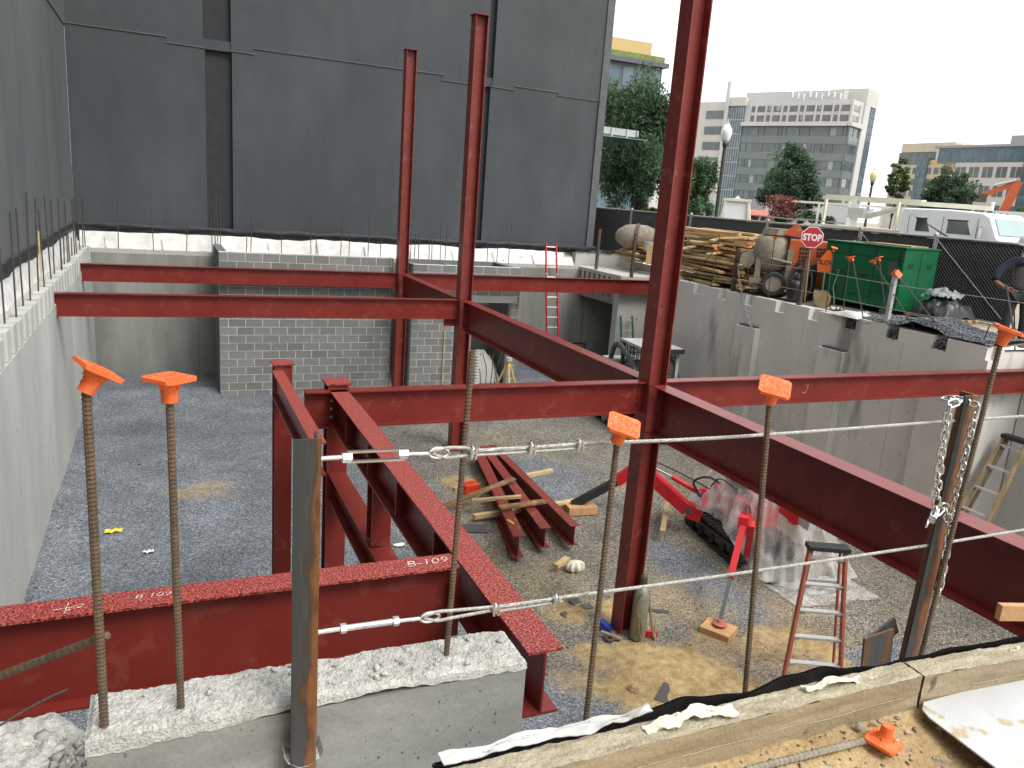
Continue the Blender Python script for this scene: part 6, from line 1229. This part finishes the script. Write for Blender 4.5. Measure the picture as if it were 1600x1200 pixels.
ar = MB().bar((-.2, 0, 2.0), (.8, 0, 6.2), .5, .7).build('boom', M['orange'], ex); MB().bar((.9, 0, 6.2), (-1.5, 0, 5.0), .4, .45).build('stick', M['orange'], ar); MB().tube((.6, -.3, 6.3), (-.9, -.3, 5.8), .09, 8).build('cylinder', M['ltgrey'], ar); MB().box((-1.6, 0, 4.7), (.7, .8, .7)).build('bucket', M['rust'], ar)
MB().box((.6, 0, 1.5), (2.6, 2.4, 1.2)).build('body', M['orange'], ex); MB().box((-.3, .6, 2.3), (1.0, .9, 1.1)).build('cab', M['glass_dk'], ex)
for s in (-1, 1): MB().box((.3, s*1.0, .45), (3.4, .5, .8)).build('track', M['black'], ex)
tl_ = thing('box_trailer', 'white box trailer at the far right behind the truck', 'trailer', (46, 27, 3.4), 0); MB().box((2, 3, 1.9), (3, 8, 2.6)).build('box', M['white'], tl_); MB().box((.49, 1, 1.9), (.02, 1.2, .5)).build('panel_mark', M['dkgrey'], tl_); MB().box((.49, 3.4, 1.2), (.02, .8, 1.2)).build('door', M['ltgrey'], tl_)
for y in (.5, 5): MB().lathe([(.05, -.1), (.4, -.1), (.4, .1), (.05, .1)], 16, (.6, y, .42), Matrix.Rotation(math.pi/2, 3, 'Y')).build('wheel', M['black'], tl_)
ca = thing('parked_car', 'pale car seen between the charcoal building and the fence', 'car', (19.2, 38, 3.4), math.radians(20)); c_ = side_prism(MB(), [(0, .3), (0, .75), (.9, .9), (1.6, 1.42), (3.0, 1.45), (3.9, .95), (4.4, .9), (4.4, .3)][::-1], -.9, .9).build('body', M['ltgrey'], ca); soft(c_, .06)
MB().prism([(-.91, 1.35, .95), (-.91, 3.5, .95), (-.91, 2.95, 1.38), (-.91, 1.75, 1.38)], (.015, 0, 0)).build('side_window', M['windscreen'], c_)
for y in (.85, 3.5): MB().lathe([(.05, -.1), (.32, -.1), (.32, .1), (.05, .1)], 16, (-.82, y, .32), Matrix.Rotation(math.pi/2, 3, 'Y')).build('wheel', M['black'], ca)
# ---------------------------------------------------------------- trees
def leaf_mesh(name, P_, size, tint, elong=1.0, droop=0):
    n = len(P_); d1 = RNG.normal(0, 1, (n, 3)); d1[:, 2] = d1[:, 2]*.6-droop; d1 /= np.linalg.norm(d1, axis=1)[:, None]; d2 = np.cross(d1, RNG.normal(0, 1, (n, 3))); d2 /= np.linalg.norm(d2, axis=1)[:, None]+1e-9
    s = (size*RNG.uniform(.6, 1.3, n))[:, None]; a = d1*s*elong; b = d2*s*.55
    vv = np.stack([P_-a, P_-b*.9+a*.1, P_+a, P_+b*.9+a*.1], 1); me = bpy.data.meshes.new(name); me.vertices.add(n*4); me.vertices.foreach_set('co', vv.reshape(-1).astype('f'))
    me.loops.add(n*4); me.loops.foreach_set('vertex_index', np.arange(n*4).astype('i')); me.polygons.add(n); me.polygons.foreach_set('loop_start', (np.arange(n)*4).astype('i'))
    at = me.color_attributes.new('tint', 'FLOAT_COLOR', 'POINT'); c = np.concatenate([np.repeat(tint, 4, 0), np.ones((n*4, 1))], 1); at.data.foreach_set('color', c.reshape(-1).astype('f')); me.materials.append(M['leaf']); me.update(); me.validate(); return me
def tree(name, label, base, h, crown, n, size, tint, trunk=.2, droop=0, elong=1.0, clumps=60, cone=0, cat='tree', skirt=0.0):
    """crown = (cx, cy, cz, rx, ry, rz) relative to the base; clumps of leaves in an uneven crown with gaps"""
    t = thing(name, label, cat, base); cx, cy, cz, rx, ry, rz = crown; C_ = []
    while len(C_) < clumps:
        p = RNG.normal(0, 1, 3); p /= np.linalg.norm(p); p *= RNG.uniform(.25, 1.0)**.6*RNG.uniform(.8, 1.08)
        if cone: k = max(.12, 1-cone*(p[2]+1)/2); p[0] *= k*1.25; p[1] *= k*1.25
        C_.append((cx+p[0]*rx, cy+p[1]*ry, cz+p[2]*rz))
    C_ = np.array(C_); w_ = RNG.integers(0, clumps, n); cr2 = RNG.uniform(.45, 1.4, clumps)*min(rx, rz)*.25; off = RNG.normal(0, 1, (n, 3)); off /= np.linalg.norm(off, axis=1)[:, None]; off *= (RNG.random(n)**.45)[:, None]*cr2[w_][:, None]; off[:, 2] *= .75 if not droop else 1.5
    if droop: off[:, 2] -= np.abs(RNG.normal(0, .35, n))*droop
    P_ = C_[w_]+off; base_t = np.array(tint); var = RNG.uniform(.55, 1.5, clumps)[w_][:, None]*RNG.uniform(.75, 1.25, (n, 1)); tt = base_t[None]*var
    o = bpy.data.objects.new('crown', leaf_mesh('crown', P_, size, tt, elong, droop)); COL.objects.link(o); o.parent = t
    pts = [(cx*f*.6+.08*math.sin(f*5), cy*f*.6, h*f*.8) for f in np.linspace(0, 1, 7)]; tk = MB().sweep(pts, [trunk*(1-.75*f) for f in np.linspace(0, 1, 7)], 8).build('trunk', M['bark'], t, smooth=True); mb = MB()
    for k in range(min(22, clumps)):
        a = V(pts[2+k % 4]); q = V(C_[k]); mb.sweep([a, a.lerp(q, .5)+V((0, 0, .1*h*.2)), q], [trunk*.35, trunk*.2, trunk*.06], 5)
    mb.build('limbs', M['bark'], tk); return t
tree('weeping_tree', 'large drooping dark green tree beside the charcoal building', (21.3, 34.6, 3.5), 8.5, (0, 0, 4.8, 2.3, 2.3, 3.1), 46000, .07, (.08, .14, .075), .2, droop=.9, elong=1.8, clumps=110)
tree('weeping_tree', 'drooping green tree directly behind the nearest column', (24.0, 33.6, 3.5), 5, (0, 0, 2.8, 1.25, 1.25, 2.0), 18000, .07, (.09, .15, .075), .14, droop=.8, elong=1.7, clumps=60)
tree('street_tree', 'dark conical tree in front of the large glass office', (40.0, 44.6, 3.5), 6.8, (0, 0, 4.0, 2.35, 2.35, 2.7), 27000, .1, (.06, .105, .06), .17, clumps=150, cone=.62)
tree('street_tree', 'rounded dark tree above the boom truck cab', (55.0, 44.1, 3.5), 6.4, (0, 0, 4.3, 2.0, 2.0, 1.9), 20000, .1, (.06, .1, .055), .17, clumps=120, cone=.35)
tree('young_tree', 'thin light green young tree before the cream building', (54.4, 48.5, 3.5), 8, (0, 0, 5.2, .9, .9, 2.2), 3600, .13, (.1, .16, .05), .07, clumps=60, cone=.4)
tree('street_tree', 'low green tree at the far right edge', (66, 44.5, 3.5), 4.6, (0, 0, 2.6, 3.0, 3.0, 1.6), 8000, .16, (.06, .1, .035), .15, clumps=50)
for i, (x, y, s, lb) in enumerate(((37, 38.5, 1.1, 'low green bush behind the boom turret'), (33, 36.5, .9, 'low bush between the pickup and the boom truck'), (20.2, 31, .7, 'small bright bush beside the charcoal building corner'), (47, 31, 1.2, 'green bush behind the truck windscreen'))): tree('bush', lb, (x, y, 3.5), 1.2, (0, 0, 1.3, 1.3*s, 1.3*s, .9*s), 2400, .1, (.055, .095, .035), .05, clumps=24, cat='bush')
vn = thing('vine_frame', 'reddish vine covered frame behind the mixer', 'vine', (33.0, 37.2, 3.5)); o = bpy.data.objects.new('leaves', leaf_mesh('leaves', np.array([(RNG.normal(0, .5), RNG.normal(0, .3), RNG.uniform(1.0, 3.0)) for _ in range(1200)]), .1, np.array([(.22, .07, .06)]*1200)*RNG.uniform(.5, 1.4, (1200, 1)))); COL.objects.link(o); o.parent = vn
for s in (-.5, .5): MB().bar((s, 0, 0), (s, 0, 3.0), .08, .08).build('post', M['plank'], vn)
pg = thing('site_gantry', 'cream steel gantry rail over the street behind the mixer', 'gantry', (36, 36, 3.5), math.radians(-46)); MB().bar((-2.6, 0, 2.75), (4, 0, 2.75), .14, .12).build('rail', M['cream'], pg)
for x in (-1.0, 2.4): MB().bar((x, 0, 0), (x, 0, 2.7), .13, .13).build('post', M['cream'], pg)
# ---------------------------------------------------------------- far buildings
FM = dict(wh=pmat('pale_cladding', two((.5, .49, .47), .06), scale=.15, rough=.7, bump=0, fine=.03), gl=pmat('tower_glass', [(.3, (.05, .07, .072)), (.7, (.1, .13, .13))], scale=.35, rough=.12, bump=0, fine=0, spec=.8), sp=pmat('spandrel_glass', two((.125, .155, .152), .08), scale=.2, rough=.2, bump=0, fine=0, spec=.7),
          bl=pmat('blue_glass', [(.3, (.06, .1, .13)), (.7, (.14, .2, .24))], scale=.3, rough=.22, bump=0, fine=0, spec=.4), wn=pmat('office_window', two((.13, .14, .14), .3), scale=.4, rough=.15, bump=0, fine=0), cr=pmat('cream_cladding', two((.5, .45, .34), .06), scale=.15, rough=.8, bump=0), ylw=pmat('yellow_cladding', two((.55, .4, .2), .06), scale=.15, rough=.8, bump=0),
          gy=pmat('grey_plant_screen', two((.3, .3, .31), .06), rough=.7, bump=0), lit=pmat('pale_blind', two((.3, .32, .305), .1), rough=.6, bump=0), dk=pmat('dark_frame', two((.09, .1, .12)), rough=.5, bump=0), gn=pmat('roof_planting', two((.16, .2, .07), .3), scale=2, rough=.9, bump=0), tan=pmat('tan_penthouse', two((.5, .36, .17), .06), rough=.8, bump=0))
def fbox(root, name, ax, fixed, a0, a1, z0, z1, d0, d1, mat):
    """box on a facade: ax 'y' = facade facing -x at x=fixed running along y; ax 'x' = facade facing -y"""
    mb = MB()
    mb.mm(fixed-d1, fixed-d0, a0, a1, z0, z1) if ax == 'y' else mb.mm(a0, a1, fixed-d1, fixed-d0, z0, z1)
    return mb.build(name, FM[mat], root, w=True)
B1 = thing('office_building', 'large pale office building with green glass bands', 'building', (155, 165, 3.5))
MB().mm(140.5, 152, 140.5, 196, 3.5, 31).build('core', FM['gy'], B1, w=True)
rng2 = random.Random(3)
for ax, fx, a0, a1 in (('y', 140, 140.52, 180), ('x', 140, 139.7, 145.2)):
    fbox(B1, 'cornice', ax, fx, a0-(.9 if ax == 'x' else 0), a1, 25.7, 26.6, 0, 1.2, 'wh')
    for k in range(6):
        zt = 25.6-k*3.7; fbox(B1, 'spandrel', ax, fx, a0, a1, zt-3.7, zt-2.0, -.4, .25, 'sp'); gwin = fbox(B1, 'window_band', ax, fx, a0, a1, zt-2.0, zt, -.4, .1, 'gl'); a = a0+.3
        while a < a1-1:
            wd = rng2.choice((1.2, 1.6, 2.2)); r = rng2.random()
            if r < .32: fbox(gwin, 'pane', ax, fx, a, a+wd, zt-1.9, zt-.1, .1, .13, 'lit' if r < .1 else 'wn' if r < .2 else 'sp')
            fbox(gwin, 'mullion', ax, fx, a-.06, a+.06, zt-2, zt, .1, .2, 'dk') if rng2.random() < .6 else None
            a += wd+.15
    fbox(B1, 'upper_wall', ax, fx, a0, a1, 26.6, 31.4, -.5, 0, 'wh'); a = a0+.6; k = 0
    while a < a1-2.2:
        wd = 2.9 if k % 2 == 0 else 1.4; k += 1
        for z0, z1 in ((26.75, 28.2), (28.95, 30.3)): f_ = fbox(B1, 'window', ax, fx, a, min(a+wd, a1-.4), z0, z1, 0, .03, 'wn'); (fbox(f_, 'blind', ax, fx, a+.2, a+wd*.6, z0+.3, z1, .03, .06, 'lit') if rng2.random() < .4 else None)
        fbox(B1, 'rib', ax, fx, a+wd+.2, a+wd+.65, 26.6, 30.8, 0, .3, 'wh'); a += wd+.95
MB().mm(143, 151, 146, 183, 31.2, 34.0).build('plant_screen', FM['wh'], B1, w=True)
for k in range(9): MB().box((142.8, 147+k*2.2, 32.6+.3*(k % 3)), (.4, .35, 1.3)).build('antenna', M['white'], B1, w=True)
fbox(B1, 'glass_bay', 'y', 139.9, 180, 186.5, 3.5, 30.4, -.5, .2, 'bl'); fbox(B1, 'bay_lintel', 'y', 139.8, 179.6, 187, 30.4, 32.4, -.5, .4, 'wh'); fbox(B1, 'fin', 'y', 139.6, 186.5, 187.6, 3.5, 36, -.2, .6, 'wh'); fbox(B1, 'wing', 'y', 139.9, 187.6, 210, 3.5, 31.5, -.6, 0, 'wh')
for k in range(5):
    fbox(B1, 'window', 'y', 139.9, 188.2, 196, 27.5-k*3.7, 29.4-k*3.7, 0, .1, 'gl')
    for j in range(7): fbox(B1, 'mullion', 'y', 139.9, 180.3+j*.95, 180.4+j*.95, 30-k*5.2-5.2, 30-k*5.2, .2, .3, 'wh')
for k in range(8): fbox(B1, 'transom', 'y', 139.9, 180, 186.5, 4+k*3.3, 4.14+k*3.3, .2, .32, 'wh')
MB().prism([(144.6, 139.4, 3.5), (147.0, 139.2, 3.5), (147.6, 139.2, 33.2), (145.2, 139.4, 33.2)], (0, 2, 0)).build('slanted_pier', FM['wh'], B1, w=True)
MB().mm(145.3, 151.6, 139.3, 152, 31.0, 34.6).build('tower_cap', FM['wh'], B1, w=True); g2 = MB().prism([(147.05, 139.5, 3.5), (150.6, 139.5, 3.5), (151.4, 139.5, 30.9), (147.6, 139.5, 30.9)], (0, 4, 0)).build('stair_glass', FM['bl'], B1, w=True)
for k in range(15): f = k/15; MB().mm(147.05+.55*f, 150.6+.8*f, 139.4, 139.48, 3.5+27*f, 3.65+27*f).build('transom', FM['dk'], g2, w=True)
for k in range(4): MB().prism([(147.2+k*.9, 139.4, 3.5), (147.3+k*.9, 139.4, 3.5), (147.9+k*.9, 139.4, 30.9), (147.8+k*.9, 139.4, 30.9)], (0, .08, 0)).build('mullion', FM['dk'], g2, w=True)
MB().mm(150.1, 152.5, 142.3, 160, 3.5, 24.5).build('rear_glass', FM['bl'], B1, w=True); MB().mm(150.1, 153.5, 142.0, 160, 24.52, 24.9).build('rear_roof', FM['gy'], B1, w=True)
_R = Matrix.Rotation(math.radians(25), 3, 'Z'); _q = _R @ V((15*1.2, 25*.64, 0)); B1.scale = (1.2, .64, 1); B1.rotation_euler = (0, 0, math.radians(25)); B1.location = (140+_q.x, 140+_q.y, 3.5)
def grid_block(root, ax, fx, a0, a1, z0, z1, mats, win, nA, nZ, wf=.6, hf=.55, name='wall'):
    fbox(root, name, ax, fx, a0, a1, z0, z1, -8, 0, mats); dA, dZ = (a1-a0)/nA, (z1-z0)/nZ
    for i in range(nA):
        for k in range(nZ): f_ = fbox(root, 'window', ax, fx, a0+dA*(i+.5-wf/2), a0+dA*(i+.5+wf/2), z0+dZ*(k+.5-hf/2), z0+dZ*(k+.5+hf/2), 0, .08, win); (fbox(f_, 'mullion', ax, fx, a0+dA*(i+.5)-.06, a0+dA*(i+.5)+.06, z0+dZ*(k+.5-hf/2), z0+dZ*(k+.5+hf/2), .08, .13, mats) if dA > 2.5 else None)
B2 = thing('apartment_building', 'cream apartment building with stepped glass top', 'building', (205, 170, 3.5))
grid_block(B2, 'y', 201, 163, 182, 3.5, 22.5, 'cr', 'wn', 8, 6); grid_block(B2, 'y', 200.6, 169.5, 173, 3.5, 24.5, 'bl', 'gl', 2, 7); grid_block(B2, 'x', 162, 201.4, 214, 3.5, 24, 'ylw', 'wn', 4, 7); grid_block(B2, 'y', 203, 164, 182, 22.5, 26.3, 'sp', 'gl', 7, 1, .7, .7)
MB().mm(202.5, 214, 163, 181, 26.3, 28.8).build('penthouse', FM['cr'], B2, w=True); MB().mm(201.6, 215, 160.5, 168, 24, 28).build('penthouse', FM['wh'], B2, w=True)
B3 = thing('office_building', 'low office with white frame and blue glass at far right', 'building', (192, 140, 3.5))
grid_block(B3, 'y', 187, 131, 149.5, 3.5, 21.8, 'wh', 'wn', 5, 4, .74, .55); grid_block(B3, 'y', 188, 131, 156, 21.8, 25.6, 'sp', 'bl', 12, 1, .85, .75); MB().mm(187.4, 200, 130, 157, 25.6, 26.2).build('roof', FM['gy'], B3, w=True); MB().mm(190, 200, 128, 138, 26.2, 28.4).build('plant_room', FM['gy'], B3, w=True)
grid_block(B3, 'y', 186.4, 108, 131, 3.5, 24, 'bl', 'gl', 12, 6, .86, .7)
B4 = thing('apartment_building', 'dark framed apartment block with tan penthouse behind the drooping tree', 'building', (66, 104, 3.5))
grid_block(B4, 'x', 103, 48, 66, 3.5, 24.6, 'dk', 'bl', 8, 6, .75, .7); MB().mm(47, 66.6, 102.2, 112, 24.6, 25.2).build('eave', FM['dk'], B4, w=True); MB().mm(48, 66, 102.6, 111, 25.2, 26.0).build('planter', FM['gn'], B4, w=True); MB().mm(48, 64.5, 104, 112, 26, 27.9).build('penthouse', FM['tan'], B4, w=True)
fr = thing('far_terrace', 'distant pale low buildings along the street horizon', 'building', (90, 120, 3.5)); 
for i, (x, y, w_, h) in enumerate(((36, 120, 24, 5), (80, 135, 30, 5), (110, 120, 20, 4.5), (150, 115, 40, 5))): MB().box((x, y, 3.5+h/2), (w_, 6, h)).build('block', FM['wh' if i % 2 else 'gy'], fr, w=True)
